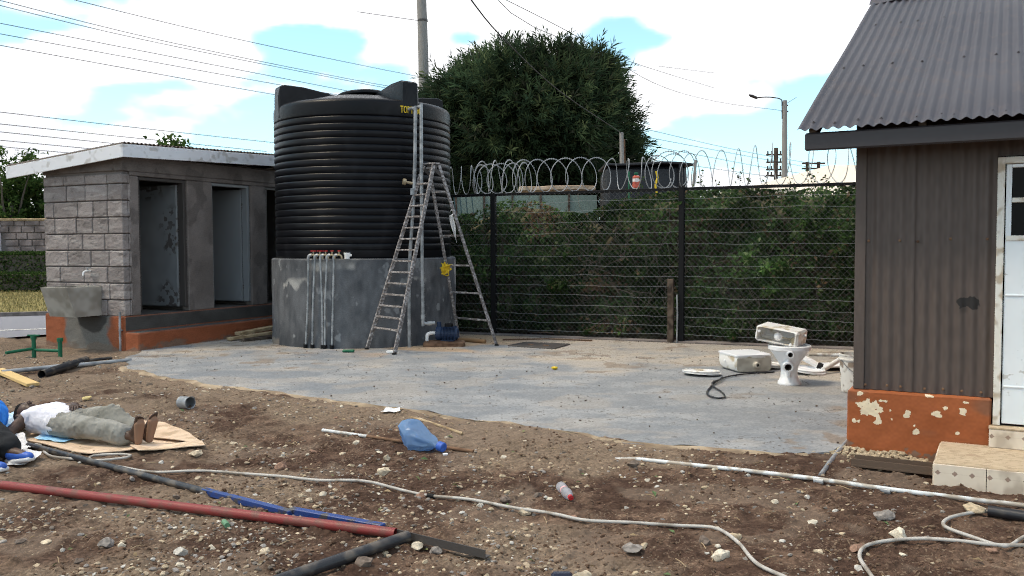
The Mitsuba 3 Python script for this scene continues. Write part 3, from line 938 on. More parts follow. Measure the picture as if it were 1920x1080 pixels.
# ------------------------------------------------------------------ tap stands
TS = [(-3.01, -3.08, 'first'), (-2.905, -2.965, 'second'), (-2.815, -2.80, 'third'), (-2.715, -2.765, 'fourth'), (-2.61, -2.66, 'fifth')]
for i, (xt, xb, nm) in enumerate(TS):
    yt = TC[1] - math.sqrt(PR ** 2 - (xt - TC[0]) ** 2) - .04
    yb = TC[1] - math.sqrt(PR ** 2 - (xb - TC[0]) ** 2) - .045
    k = thing('tap_stand', f'thin grey riser with a red handled tap, {nm} from the latrine side', 'tap', 'tap risers on the tank plinth')
    zt = 1.375
    bow = (.03, -.012, .02, -.018, .012)[i]
    line = spline([(xb, yb, .0), ((xt + xb) / 2 + bow * .5, (yt + yb) / 2 - .01, .7), (xt, yt, 1.3), (xt, yt, zt)], .08)
    part(k, 'pipe', tube(line, .0145, 10), 'm_galv')
    part(k, 'elbow', tube(spline([(xt, yt, zt - .02), (xt + .002, yt, zt + .02), (xt + .025, yt - .006, zt + .045), (xt + .055, yt - .014, zt + .045)], .01), .021, 10), 'm_galv')
    tx = V(xt + .055, yt - .014, zt + .045)
    b = part(k, 'tap_body', cat([tube(spline([tx, tx + V(.04, -.01, 0), tx + V(.065, -.016, -.02), tx + V(.07, -.017, -.05)], .01), .014, 10), rod(tx + V(.028, -.007, 0), tx + V(.028, -.007, .055), .011, 10)]), 'm_brass')
    part(b, 'handle', cat([put(box((0, 0, 0), (.085, .018, .014), .004), frame(tx + V(.028, -.007, .06), 10 + 25 * i)), put(box((0, 0, 0), (.018, .05, .014), .004), frame(tx + V(.028, -.007, .06), 10 + 25 * i))]), 'm_red')
    part(k, 'floor_socket', put(lathe([(.017, 0), (.03, 0), (.03, .06), (.017, .06)], 14), frame(V(xb, yb, .035))), 'm_black_paint')
# pvc cap standing on the plinth
c = V(-2.425, 13.062, PH)
cap = thing('white_socket', 'short white plastic pipe socket standing on the plinth rim', 'pipe socket')
part(cap, 'cup', put(lathe([(.040, 0), (.040, .06), (.047, .063), (.047, .088), (.037, .088), (.037, .01), (0, .01)], 24), frame(c)), 'm_white_plastic', smooth=30)
part(cap, 'spout', rod(c + V(.036, -.005, .05), c + V(.068, -.01, .05), .016, 12), 'm_white_plastic')

# ------------------------------------------------------------------ inlet and outlet pipes of the tank
ri = thing('riser_pipe', 'tall galvanised riser with a stop valve leading up to the tank shoulder', 'pipe')
part(ri, 'pipe', tube(spline([(-1.535, 13.17, -.02), (-1.52, 13.155, 1.2), (-1.44, 13.16, 2.4), (-1.41, 13.17, 3.50), (-1.42, 13.19, 3.565), (-1.47, 13.27, 3.585), (-1.55, 13.42, 3.585)], .06), .026, 12), 'm_galv')
part(ri, 'collar', cat([rod((-1.462, 13.16, 2.30), (-1.458, 13.16, 2.40), .038, 14)]), 'm_galv')
part(ri, 'valve', cat([rod((-1.46, 13.16, 2.47), (-1.56, 13.13, 2.49), .02, 10), put(lathe([(0, 0), (.045, 0), (.05, .02), (.045, .045), (0, .05)], 16), along((-1.555, 13.13, 2.49), (-1.62, 13.11, 2.50)))]), 'm_brass')
ou = thing('delivery_pipe', 'galvanised pipe running down the tank to the blue pump', 'pipe')
part(ou, 'pipe', tube(spline([(-1.40, 13.32, 3.60), (-1.35, 13.19, 3.60), (-1.325, 13.15, 3.585), (-1.32, 13.14, 3.52), (-1.33, 13.15, 2.2), (-1.325, 13.14, .50), (-1.32, 13.14, .425), (-1.29, 13.145, .395), (-1.15, 13.17, .405)], .05), .025, 12), 'm_galv')
for a, b, w in (((-1.325, 13.14, .46), (-1.322, 13.14, .53), .034), ((-1.26, 13.15, .395), (-1.20, 13.16, .40), .033), ((-1.328, 13.15, 1.9), (-1.329, 13.15, 1.98), .033)):
    part(ou, 'coupling', rod(a, b, w, 14), 'm_galv')

pu = thing('water_pump', 'small dark blue electric water pump beside the plinth', 'pump')
PM = frame((-1.08, 13.30, .235), -8)
part(pu, 'motor', put(cat([put(lathe([(0, 0), (.085, 0), (.092, .02), (.092, .22), (.08, .25), (0, .25)], 24), along((.02, 0, 0), (.3, 0, 0)))] + [put(box((.06 + .022 * i, 0, 0), (.008, .205, .205), .02), np.eye(4)) for i in range(9)]), PM), 'm_pump')
part(pu, 'pump_head', put(cat([put(lathe([(0, 0), (.10, 0), (.105, .03), (.10, .08), (0, .09)], 24), along((-.06, 0, 0), (.03, 0, 0))), rod((-.02, 0, .08), (-.02, 0, .17), .03, 14)]), PM), 'm_pump')
part(pu, 'terminal_box', put(box((.13, 0, .12), (.11, .09, .06), .01), PM), 'm_black_paint')
part(pu, 'foot', put(box((.12, 0, -.105), (.2, .17, .02), .004), PM), 'm_pump')
part(pu, 'suction_pipe', tube(spline([(-1.14, 13.30, .24), (-1.24, 13.28, .235), (-1.275, 13.27, .21), (-1.28, 13.27, .16), (-1.28, 13.27, -.02)], .02), .026, 12), 'm_white_plastic')
single('pump_block', rough(rough(box((-1.02, 13.30, .06), (.62, .24, .13), .03).subdivide().subdivide().subdivide(), .012, 6), .01, 20), 'm_rust', 'brown muddy stone block that carries the blue pump', 'block')

# ------------------------------------------------------------------ A-frame ladder
ld = thing('stepladder', 'tall rusty steel A frame ladder standing open against the tank plinth', 'ladder')
TL, TR = V(-1.30, 13.20, 2.74), V(-1.14, 13.10, 2.74)
FL, FR = V(-2.13, 12.93, 0.04), V(-1.64, 12.28, 0.04)
BL, BR = V(-.84, 14.02, .04), V(-.235, 13.32, .04)
BTL, BTR = TL + V(.07, .055, 0), TR + V(.07, .055, 0)
wdir = unit(FR - FL)


def stile(a, b, w=.030, h=.055):
    return bar(a, b, w, h, up=unit(np.cross(wdir, b - a)), bevel=.004)


for a, b in ((TL, FL), (TR, FR)):
    part(ld, 'front_stile', stile(a, b), 'm_ladder')
for a, b in ((BTL, BL), (BTR, BR)):
    part(ld, 'rear_stile', stile(a, b, .028, .045), 'm_ladder')
zs = np.linspace(.36, 2.46, 14)
for z in zs:
    u = (2.74 - z) / 2.70
    a, b = TL + (FL - TL) * u, TR + (FR - TR) * u
    part(ld, 'rung', bar(a, b, .052, .024, bevel=.004), 'm_ladder')
for z in (.42, .83, 1.25, 1.70, 2.35):
    u = (2.74 - z) / 2.70
    a, b = BTL + (BL - BTL) * u, BTR + (BR - BTR) * u
    part(ld, 'rear_rung', bar(a, b, .026, .026, bevel=.003), 'm_ladder')
part(ld, 'top_plate', cat([bar(TL - wdir * .03 + V(.035, .03, .02), TR + wdir * .03 + V(.035, .03, .02), .13, .02, bevel=.003), rod(TL + V(.035, .03, -.04), TR + V(.035, .03, -.04), .016, 10)]), 'm_ladder')
part(ld, 'hinge', cat([bar(a, b, .008, .05) for a, b in ((TL + V(0, 0, -.05), BTL + V(.02, 0, -.14)), (TR + V(0, 0, -.05), BTR + V(.02, 0, -.14)))]), 'm_steel_dark')
for fpt in (FL, FR, BL, BR):
    part(ld, 'foot', box(fpt + V(0, 0, .012), (.06, .06, .03), .006), 'm_black_paint')
# yellow cord bundled on a rear rung
u = (2.74 - 1.25) / 2.70
rp = BTL + (BL - BTL) * u + wdir * .03 + V(.0, -.03, 0)
r = np.random.default_rng(5)
pts = [rp + V(r.normal(0, .040), r.normal(0, .035), r.uniform(-.16, .05)) * V(1, 1, 1) + V(-.10, -.02, 0) * r.uniform(0, .6) for _ in range(60)]
single('tangled_rope', tube(spline(pts, .012), .008, 6), 'm_yellow', 'tangled yellow cord knotted on a back rung of the ladder', 'rope', smooth=True)
# rag on the right rear stile
u0, u1 = (2.74 - 2.02) / 2.7, (2.74 - 1.66) / 2.7
a, b = BTR + (BR - BTR) * u0, BTR + (BR - BTR) * u1
tt = np.linspace(0, 1, 14)
ww = np.linspace(-1, 1, 7)
P = np.array([[a + (b - a) * t + V(-.05 - .03 * t, -.06, -.02) + wdir * (.035 * (1 + .8 * math.sin(5 * t)) * w) + V(0, -.03 * math.sin(6 * w + 9 * t), -.05 * t) for w in ww] for t in tt])
single('tied_rag', grid_sheet(P), 'm_pale_cloth', 'pale rag hanging from the back leg of the ladder', 'rag', smooth=True)

# ------------------------------------------------------------------ chain link fence, kerb, wires
F0, FD = V(-.293, 14.959, 0), unit(V(.9137, -.4063, 0))
FN = V(.4063, .9137, 0)         # to the far side
fp = lambda t, z, d=0.0: F0 + FD * t + FN * d + V(0, 0, z)
fe = thing('chain_link_fence', 'black chain link fence with steel posts and horizontal strands', 'fence')
TA, TB, HR = -3.25, 6.5, 2.40
for t in (-3.2, 0.0, 3.19, 6.4):
    po = part(fe, 'post', bar(fp(t, -.1, -.03), fp(t, 2.44 if t else 2.42, -.03), .085, .085, up=FN, bevel=.006), 'm_black_paint')
    part(po, 'cap', box(fp(t, 2.445, -.03), (.09, .09, .012), .003), 'm_black_paint')
part(fe, 'top_rail', bar(fp(TA, HR), fp(TB + 3, HR), .045, .045, bevel=.004), 'm_black_paint')
part(fe, 'kerb', rough(bar(fp(TA, .0, -.02), fp(TB + 3, .0, -.02), .20, .13, bevel=.01).subdivide().subdivide().subdivide().subdivide().subdivide(), .012, 6), 'm_plaster')
r = np.random.default_rng(8)
for z in np.concatenate([[.16, .30, .44, .58, .74, .90, 1.06, 1.22, 1.38, 1.56, 1.74, 1.92, 2.1, 2.26]]):
    knots = [fp(t, z + r.normal(0, .006) - (0 if i % 2 == 0 else .012), -.05) for i, t in enumerate(np.linspace(TA, TB, 13))]
    part(fe, 'strand', tube(spline(knots, .4), .0021, 4, caps=False), 'm_strand')
sp = .085
seg = []
for sgn in (1, -1):
    for k in np.arange(TA - 2.4, TB + 2.4, sp):
        t0, t1 = k, k + sgn * 2.34
        z0, z1 = .05, 2.39
        if max(t0, t1) < TA or min(t0, t1) > TB: continue
        za, zb = z0, z1
        lo, hi = TA, TB
        if not lo <= t0 <= hi:
            tt0 = min(max(t0, lo), hi); za = z0 + (tt0 - t0) / (t1 - t0) * (z1 - z0); 
        else: tt0 = t0
        if not lo <= t1 <= hi:
            tt1 = min(max(t1, lo), hi); zb = z0 + (tt1 - t0) / (t1 - t0) * (z1 - z0)
        else: tt1 = t1
        seg.append(tube([fp(tt0, za, -.048 + .004 * sgn), fp(tt1, zb, -.048 + .004 * sgn)], .0013, 3, caps=False))
part(fe, 'mesh', cat(seg), 'm_wire', kind='stuff')

# razor wire: two overlapping coils along the top rail


def coil(name, t0, t1, pitch, rad, seed, label, ph=0.0):
    r = np.random.default_rng(seed)
    k = thing(name, label, 'razor wire', 'razor wire coils along the fence top')
    turns = (t1 - t0) / pitch
    a = np.arange(0, turns * 2 * np.pi, .16)
    tt = t0 + (t1 - t0) * a / a[-1]
    wob = meshkit.noise(np.stack([tt * 1.3, 0 * tt, 0 * tt + seed], -1), seed) - .5
    wob2 = meshkit.noise(np.stack([tt * 2.1, 0 * tt + 5, 0 * tt + seed], -1), seed) - .5
    R = rad * (1 + .18 * wob)
    skew = (meshkit.noise(np.stack([tt * 1.7, 0 * tt + 9, 0 * tt], -1), seed) - .5) * .34
    P = np.array([fp(t + s * math.sin(x + ph) , HR + .02 + rr + rr * math.cos(x + ph), rr * math.sin(x + ph) * .95) for t, x, rr, s in zip(tt + .08 * wob2, a, R, skew)])
    part(k, 'core_wire', tube(P, .0062, 5), 'm_razor')
    v, f = [], []
    S = np.arange(0, len(P) - 1)
    for i in S:
        d = unit(P[i + 1] - P[i])
        s = unit(np.cross(d, FD + r.normal(0, .2, 3)))
        c0 = (P[i] + P[i + 1]) / 2
        L, w = .026, .019
        q = [c0 - d * L + s * w, c0 - d * L * .35 + s * .002, c0 + d * L * .35 + s * .002, c0 + d * L + s * w, c0 + d * L - s * w, c0 + d * L * .35 - s * .002, c0 - d * L * .35 - s * .002, c0 - d * L - s * w]
        o = len(v)
        v += q
        f += [(o, o + 1, o + 6), (o, o + 6, o + 7), (o + 1, o + 2, o + 5), (o + 1, o + 5, o + 6), (o + 2, o + 3, o + 4), (o + 2, o + 4, o + 5)]
    part(k, 'barbs', trimesh.Trimesh(np.array(v), np.array(f), process=False), 'm_razor', kind='stuff')
    return k


coil('razor_wire', -1.6, .62, .195, .235, 3, 'tight bunched coil of razor wire beside the water tank', .5)
coil('razor_wire', -.45, 3.5, .255, .262, 14, 'stretched coil of bright razor wire above the middle fence bay', 1.0)
coil('razor_wire', 2.8, 6.8, .26, .285, 25, 'coil of razor wire standing against the sky toward the kiosk', 2.0)

# ------------------------------------------------------------------ hedge behind the fence


def hedge_top(t):
    p = np.stack([t * .9 + 5, 0 * t, 0 * t], -1)
    w = meshkit.fbm(p, 3, 11) - .5
    base = np.interp(t, [-3.4, -1, -.6, .0, .55, .95, 1.5, 1.9, 2.5, 3.2, 4.2, 5.5, 9], [2.1, 2.05, 2.12, 2.36, 2.3, 2.08, 2.06, 2.30, 2.36, 2.40, 2.42, 2.44, 2.46])
    return base + .10 * w


hd = thing('hedge', 'dense tangled green hedge of creepers behind the chain link fence', 'hedge')
r = np.random.default_rng(21)
NH = 80000
t = r.uniform(-3.4, 8.6, NH)
zt = hedge_top(t)
z = zt * r.uniform(.03, 1, NH) ** .85
pn = np.stack([t * 1.8, z * 1.8, 0 * t], -1)
lump = meshkit.fbm(pn, 3, 4) - .5
lump2 = meshkit.fbm(pn * 3.2, 3, 14) - .5
round_top = np.clip((z - zt + .5) / .5, 0, 1) ** 2
front = .22 - lump * .95 - lump2 * .50 + round_top * .34
depth = front + r.exponential(.09, NH)
P = F0 + FD * t[:, None] + FN * depth[:, None] + np.array([0, 0, 1.0]) * z[:, None]
hole = (meshkit.fbm(pn * 1.3 + 40, 3, 31) > .55) & (r.uniform(size=NH) < .72)
dry = np.exp(-((t - .62) / .30) ** 2 - ((z - 2.02) / .3) ** 2) + .8 * np.exp(-((t - 1.75) / .35) ** 2 - ((z - .9) / .28) ** 2) + .6 * np.exp(-((t - 1.9) / .5) ** 2 - ((z - .22) / .18) ** 2) + .8 * np.exp(-((t - 6.0) / .3) ** 2 - ((z - 2.3) / .25) ** 2)
kind = r.uniform(size=NH) + dry
keep = ~hole
m, nn = leaf_cloud(P[keep], .080, 77, up=.35, out=-FN * .9)
tone = np.clip(.75 + 1.3 * (meshkit.fbm(pn[keep] * .9 + 60, 3, 8) - .5) * 2, .45, 1.5)[:, None]      # patches of younger and older leaf
cols = tone * tint(nn, 1, 5, [(.055, .11, .036), (.085, .155, .052), (.125, .20, .07), (.036, .074, .025), (.24, .29, .15)], (4, 4, 3, 3, 1.3))
drym = (kind[keep] > 1.12) | (r.uniform(size=nn) < .035)
cols[drym] = np.array([(.20, .13, .075), (.28, .195, .115), (.13, .085, .055)])[r.integers(0, 3, drym.sum())]
part(hd, 'foliage', m, 'm_foliage', color=np.repeat(cols, 5, 0))
# backing sheet added to block light, stem coloured, uneven like the leaves before it
tg, zg = np.linspace(-3.4, 8.8, 260), np.linspace(0, 1, 46)
TT, UU = np.meshgrid(tg, zg, indexing='ij')
ZG = hedge_top(TT.ravel()).reshape(TT.shape) * UU * .95
pg = np.stack([TT * 1.8, ZG * 1.8, 0 * TT], -1)
DG = .74 - (meshkit.fbm(pg, 3, 4) - .5) * .9 - (meshkit.fbm(pg * 3.2, 3, 14) - .5) * .5 + (np.clip((UU - .8) / .2, 0, 1) ** 2) * .3
SH = F0 + FD * TT[..., None] + FN * DG[..., None] + np.array([0, 0, 1.0]) * ZG[..., None]
BK = F0 + FD * TT[..., None] + FN * (DG[..., None] * 0 + 1.25) + np.array([0, 0, 1.0]) * ZG[..., None]
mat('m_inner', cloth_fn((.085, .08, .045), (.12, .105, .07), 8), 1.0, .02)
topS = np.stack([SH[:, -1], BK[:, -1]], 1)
part(hd, 'added_backing', cat([grid_sheet(SH), grid_sheet(BK), grid_sheet(topS)]), 'm_inner')  # added solid sheet, keeps light from passing through the hedge
tw = []
for _ in range(600):
    t0, z0 = r.uniform(-2.5, 7), r.uniform(.1, 1.9)
    p0 = fp(t0, z0, .12 + r.uniform(0, .2))
    d = V(*(FD * r.normal(0, .5))) + V(0, 0, r.uniform(.2, 1)) - FN * r.uniform(-.1, .2)
    L = r.uniform(.25, .7)
    pts = [p0, p0 + d * L * .5 + r.normal(0, .05, 3), p0 + d * L + r.normal(0, .08, 3)]
    tw.append(tube(spline(pts, .15), .004, 4, caps=False))
part(hd, 'twigs', cat(tw), 'm_bark', kind='stuff')
sprigs = []
SPc = []
for t0 in [3.45, 3.6, 3.95, 4.15, 4.35, 4.8, 4.95, 5.1, 5.25, 5.65, 5.8, 5.95, 2.1, 2.35]:
    hgt = r.uniform(.08, .34)
    b = fp(t0, float(hedge_top(np.array([t0]))[0]) - .15, .3 + r.uniform(-.1, .2))
    tip = b + V(r.normal(0, .09), r.normal(0, .05), hgt + .15)
    pts = spline([b, (b + tip) / 2 + r.normal(0, .03, 3), tip], .04)
    sprigs.append(tube(pts, .004, 4))
    for q in pts[2:]:
        for _ in range(3):
            SPc.append(q + r.normal(0, .035, 3))
part(hd, 'sprig', cat(sprigs), 'm_bark', kind='stuff')
m, nn = leaf_cloud(np.array(SPc), .055, 93)
part(hd, 'sprig_leaves', m, 'm_foliage', color=tint(nn, 5, 9, GREENS, (3, 4, 2, 2, 1)), kind='stuff')
r = np.random.default_rng(31)
P = np.array([fp(tt, .03, .12 + abs(dd)) for tt, dd in zip(r.uniform(-2, 6.5, 2600), r.normal(0, .09, 2600))])
m, nn = leaf_cloud(P, .05, 12, up=1.2)
scene['fallen_leaves'] = mikit.ply(m, 'm_leaf', color=tint(nn, 5, 3, [(.2, .15, .1), (.3, .24, .17), (.12, .09, .06)], (2, 1, 2)))
say('fallen_leaves', 'dry brown leaf litter along the foot of the hedge', 'leaves', kind='stuff')
# short stout post and a thin pipe in front of the fence
ps = thing('short_post', 'short dark timber post with bolt holes in front of the fence', 'post')
part(ps, 'shaft', rough(bar(fp(3.04, -.05, -.10), fp(3.04, 1.02, -.10), .095, .075, up=FN, bevel=.008).subdivide().subdivide().subdivide(), .004, 9), 'm_old_wood')
part(ps, 'bolt', rod(fp(3.04, .9, -.16), fp(3.04, .9, -.13), .013, 8), 'm_steel_dark')
single('thin_standpipe', tube([fp(3.14, -.02, -.12), fp(3.15, .5, -.12), fp(3.14, .78, -.12)], .013, 10), 'm_galv', 'thin grey pipe upright beside the short timber post', 'pipe')
# ------------------------------------------------------------------ kiosk of brown iron sheets
KC = V(2.494, 6.563, 0)
KW, KN = V(.8746, -.4848, 0), V(.4848, .8746, 0)
KM = axes(KC, KW, KN, V(0, 0, 1))
kl = lambda m: put(m, KM)
kp = lambda x, y, z: KC + KW * x + KN * y + V(0, 0, z)
KD = 7.3
kb = lambda x0, x1, y0, y1, z0, z1, b=.006: kl(box(((x0 + x1) / 2, (y0 + y1) / 2, (z0 + z1) / 2), (x1 - x0, y1 - y0, z1 - z0), b))
ki = thing('kiosk', 'brown corrugated iron kiosk with a pitched roof and white metal door', 'kiosk')
stem = [kb(0, .945, 0, .22, -.15, .466, .012), kb(0, .22, .22, KD, -.15, .462, .012), kb(1.93, 3.4, 0, .22, -.15, .466, .012)]
part(ki, 'stem_wall', rough(cat([s.subdivide().subdivide().subdivide().subdivide() for s in stem]), .006, 4), 'm_orange', label='flaking orange painted base wall')


def corrugated(n_len, pitch, amp, h0, h1, n_h=2):
    xs = np.linspace(0, n_len, int(n_len / pitch * 12) + 1)
    zz = np.linspace(h0, h1, n_h)
    return np.array([[(x, amp * math.sin(x / pitch * 2 * math.pi), z) for z in zz] for x in xs])


def wallsheet(x0, x1, z0, z1, y):
    P = corrugated(x1 - x0, .078, .0085, z0, z1)
    P[..., 0] += x0
    P[..., 1] += y
    return kl(grid_sheet(P[:, ::-1]))


part(ki, 'wall_sheet', wallsheet(.055, .46, .47, 2.50, .060), 'm_cladding', smooth=60)
part(ki, 'wall_sheet', wallsheet(.445, .955, .47, 2.50, .054), 'm_cladding', smooth=60)
part(ki, 'wall_sheet', wallsheet(1.92, 3.4, .47, 2.50, .056), 'm_cladding', smooth=60)
part(ki, 'lintel_sheet', wallsheet(.955, 1.92, 2.145, 2.50, .058), 'm_cladding', smooth=60)
# side wall with its gable
RY, RZ, EY, EZ = 3.72, 4.235, -.345, 2.365
sl = (RZ - EZ) / (RY - EY)
ysd = np.linspace(.05, KD, 700)
P = np.array([[(.05 + .0075 * math.sin(y / .078 * 2 * math.pi), y, .47), (.05 + .0075 * math.sin(y / .078 * 2 * math.pi), y, EZ - .05 + sl * (min(y, 2 * RY - y) - EY))] for y in ysd])
part(ki, 'side_sheet', kl(grid_sheet(P)), 'm_cladding', smooth=60)
part(ki, 'back_sheet', kb(.05, 3.4, KD - .02, KD, 0, 2.5, 0), 'm_cladding')
part(ki, 'end_sheet', kb(3.4, 3.42, .05, KD, 0, 3.9, 0), 'm_cladding')
part(ki, 'floor_slab', kb(.23, 3.38, .23, KD - .03, .15, .28, 0), 'm_plaster')
part(ki, 'corner_trim', cat([kb(.036, .048, .035, .12, .47, 2.5, .003), kb(.036, .11, .034, .044, .47, 2.5, .003)]), 'm_cladding')
rb = np.random.default_rng(2)
for z, xsx in ((1.573, (.085, .13, .34, .46, .67, .90)), (.505, (.12, .27, .36, .52, .64, .76, .88))):
    for x in xsx:
        part(ki, 'wall_screw', put(cat([lathe([(.010, 0), (.010, .002), (.006, .003), (.006, .007), (0, .007)], 8)]), along(kp(x, .043, z + rb.normal(0, .004)), kp(x, 0, z))), 'm_rust')
# roof
XL, XR = -.315, 4.3


def roof_slope(y0, z0, y1, z1, amp=.0095, pitch=.076):
    xs = np.linspace(XL, XR, int((XR - XL) / pitch * 14))
    ts = np.linspace(0, 1, 14)
    L = np.hypot(y1 - y0, z1 - z0)
    ny, nz = -(z1 - z0) / L, (y1 - y0) / L
    if nz < 0: ny, nz = -ny, -nz
    P = np.zeros((len(xs), len(ts), 3))
    for i, x in enumerate(xs):
        a = amp * math.sin((x - XL) / pitch * 2 * math.pi)
        lap = .0035 * (math.floor((x - XL) / .76) % 2)
        for j, t in enumerate(ts):
            sag = .006 * math.sin(t * 9 + x * .8)
            P[i, j] = (x, y0 + (y1 - y0) * t + ny * (a + lap), z0 + (z1 - z0) * t + nz * (a + lap) + sag)
    return P


Pf = roof_slope(EY, EZ, RY, RZ)
rf = part(ki, 'roof', kl(grid_sheet(Pf)), 'm_roof', smooth=60)
part(ki, 'rear_roof', kl(grid_sheet(roof_slope(RY + .0, RZ, 2 * RY - EY, EZ))), 'm_roof', smooth=60)
rr_ = np.random.default_rng(19)
Lr = np.hypot(RY - EY, RZ - EZ)
nrm = V(0, -(RZ - EZ) / Lr, (RY - EY) / Lr)
crests = XL + .076 * (.25 + np.arange(0, 46))
for t, step in ((.022, 2), (.36, 3), (.70, 3)):
    for i in range(int(rr_.integers(0, 2)), 36, step):
        x = crests[min(i + int(rr_.integers(0, 2)), 45)]
        tt = t + rr_.normal(0, .006)
        q = V(x, EY + (RY - EY) * tt, EZ + (RZ - EZ) * tt) + nrm * .0125
        m = lathe([(.013, -.003), (.013, .001), (.006, .003), (.006, .008), (0, .008)], 8)
        M = np.eye(4)
        M[:3, 2] = nrm; M[:3, 0] = (1, 0, 0); M[:3, 1] = np.cross(nrm, (1, 0, 0)); M[:3, 3] = q
        part(rf, 'screw', kl(put(m, M)), 'm_fascia_dark')
# bent ridge cap
xs = np.linspace(XL - .02, XR, 40)
P = []
for x in xs:
    w = .012 * math.sin(x * 3.1) + .010 * math.sin(x * 7.7 + 1)
    P.append([(x, RY - .19, RZ - .19 * sl + .022 + w), (x, RY - .10, RZ - .10 * sl + .030 + w * .6), (x, RY, RZ + .045), (x, RY + .10, RZ - .10 * sl + .03), (x, RY + .19, RZ - .19 * sl + .02)])
part(ki, 'ridge_cap', kl(grid_sheet(np.array(P))), 'm_roof', smooth=20)
part(ki, 'fascia_board', kl(bar((-.27, -.285, 2.283), (4.3, -.285, 2.283), .026, .128, bevel=.012)), 'm_fascia_dark', label='dark painted fascia board under the roof edge')
part(ki, 'rafter', kl(cat([bar((x, -.27, EZ - .065 + sl * .075), (x, RY, RZ - .065), .045, .08) for x in (-.22, .5, 1.3, 2.1, 2.9)] + [bar((-.25, y, EZ - .05 + sl * (y - EY)), (4.2, y, EZ - .05 + sl * (y - EY)), .05, .04) for y in (.1, 1.2, 2.4, 3.5)])), 'm_old_wood')
part(ki, 'soffit', kl(box((1.9, -.12, 2.27), (4.2, .30, .012))), 'm_fascia_dark')
# door
DX0, DX1, DZ0, DZ1 = .955, 1.915, .290, 2.135
fr = part(ki, 'door_frame', cat([kb(DX0, DX0 + .045, -.005, .085, DZ0, DZ1, .004), kb(DX1 - .045, DX1, -.005, .085, DZ0, DZ1, .004), kb(DX0 + .045, DX1 - .045, -.004, .085, DZ1 - .045, DZ1, .004)]), 'm_frame', label='stained white steel door frame')
x0, x1 = DX0 + .052, DX1 - .052
w0, w1 = x0 + .035, x1 - .035
dl = part(ki, 'door', cat([kb(x0, x1, .012, .05, DZ0 + .012, 1.575, .004), kb(x0, w0, .012, .05, 1.577, DZ1 - .05, .003), kb(w1, x1, .012, .05, 1.577, DZ1 - .05, .003), kb(w0 + .001, w1 - .001, .012, .05, 2.062, DZ1 - .05, .003)]), 'm_door', label='white painted steel door with two dark panes')
part(dl, 'rail', cat([kb(x0 + .004, x1 - .004, .002, .0115, 1.565, 1.60, .003), kb(w0 + .002, w1 - .002, .006, .044, 1.825, 1.857, .003)]), 'm_frame')
part(dl, 'panel_rib', cat([kb(x0 + .006, x1 - .006, .004, .0115, z, z + .012, .003) for z in (1.185, .555)]), 'm_door')
for z0, z1 in ((1.602, 1.824), (1.858, 2.061)):
    part(dl, 'pane', kb(w0 + .003, w1 - .003, .030, .034, z0, z1, 0), 'm_dark_glass')
mat('m_dark_glass', (.006, .006, .006), .35, .12)
# tiled steps
s1 = thing('entrance_step', 'low broad tiled step with diamond marks in front of the kiosk door', 'step')
part(s1, 'core', kb(.65, 2.4, -.70, -.03, -.1, .130, .004), 'm_plaster')
part(s1, 'tread', rough(kb(.637, 2.4, -.712, -.022, .131, .146, .004).subdivide().subdivide().subdivide(), .002, 9), 'm_tread', label='muddy step top')
for i in range(5):
    a = .637 + .298 * i
    part(s1, 'tile', kb(a, a + .294, -.722, -.7005, -.06, .138, .002), 'm_tile')
for i in range(2):
    part(s1, 'tile', kb(.627, .649, -.712 + .34 * i + .002, -.712 + .34 * (i + 1) - .002, -.06, .132, .002), 'm_tile')
s2 = thing('door_step', 'narrow upper tiled step right below the white door', 'step')
part(s2, 'core', kb(.945, 2.1, -.065, .20, .147, .272, .003), 'm_plaster')
part(s2, 'tread', kb(.932, 2.1, -.085, .05, .273, .286, .003), 'm_tread')
for i in range(4):
    a = .935 + .298 * i
    part(s2, 'tile', kb(a, a + .294, -.082, -.0655, .148, .272, .002), 'm_tile')

# ------------------------------------------------------------------ sanitary ware on the apron
SZ = .042


def loft(secs, n=40, power=2.3):
    """secs: (z, half x, half y, offset y)"""
    a = np.linspace(0, 2 * np.pi, n, endpoint=False)
    v = []
    for z, hx, hy, oy in secs:
        c, s = np.cos(a), np.sin(a)
        v.append(np.stack([hx * np.sign(c) * np.abs(c) ** (2 / power), oy + hy * np.sign(s) * np.abs(s) ** (2 / power), 0 * a + z], -1))
    m = len(v)
    v = np.vstack(v)
    j = np.arange(n)
    f = []
    for k in range(m - 1):
        A, B, C, D = k * n + j, k * n + (j + 1) % n, (k + 1) * n + (j + 1) % n, (k + 1) * n + j
        f += [np.stack([A, B, C], -1), np.stack([A, C, D], -1)]
    v = np.vstack([v, [[0, secs[0][3], secs[0][0]], [0, secs[-1][3], secs[-1][0]]]])
    f.append(np.stack([j * 0 + m * n, (j + 1) % n, j], -1))
    f.append(np.stack([j * 0 + m * n + 1, (m - 1) * n + j, (m - 1) * n + (j + 1) % n], -1))
    return trimesh.Trimesh(v, np.vstack(f), process=False)


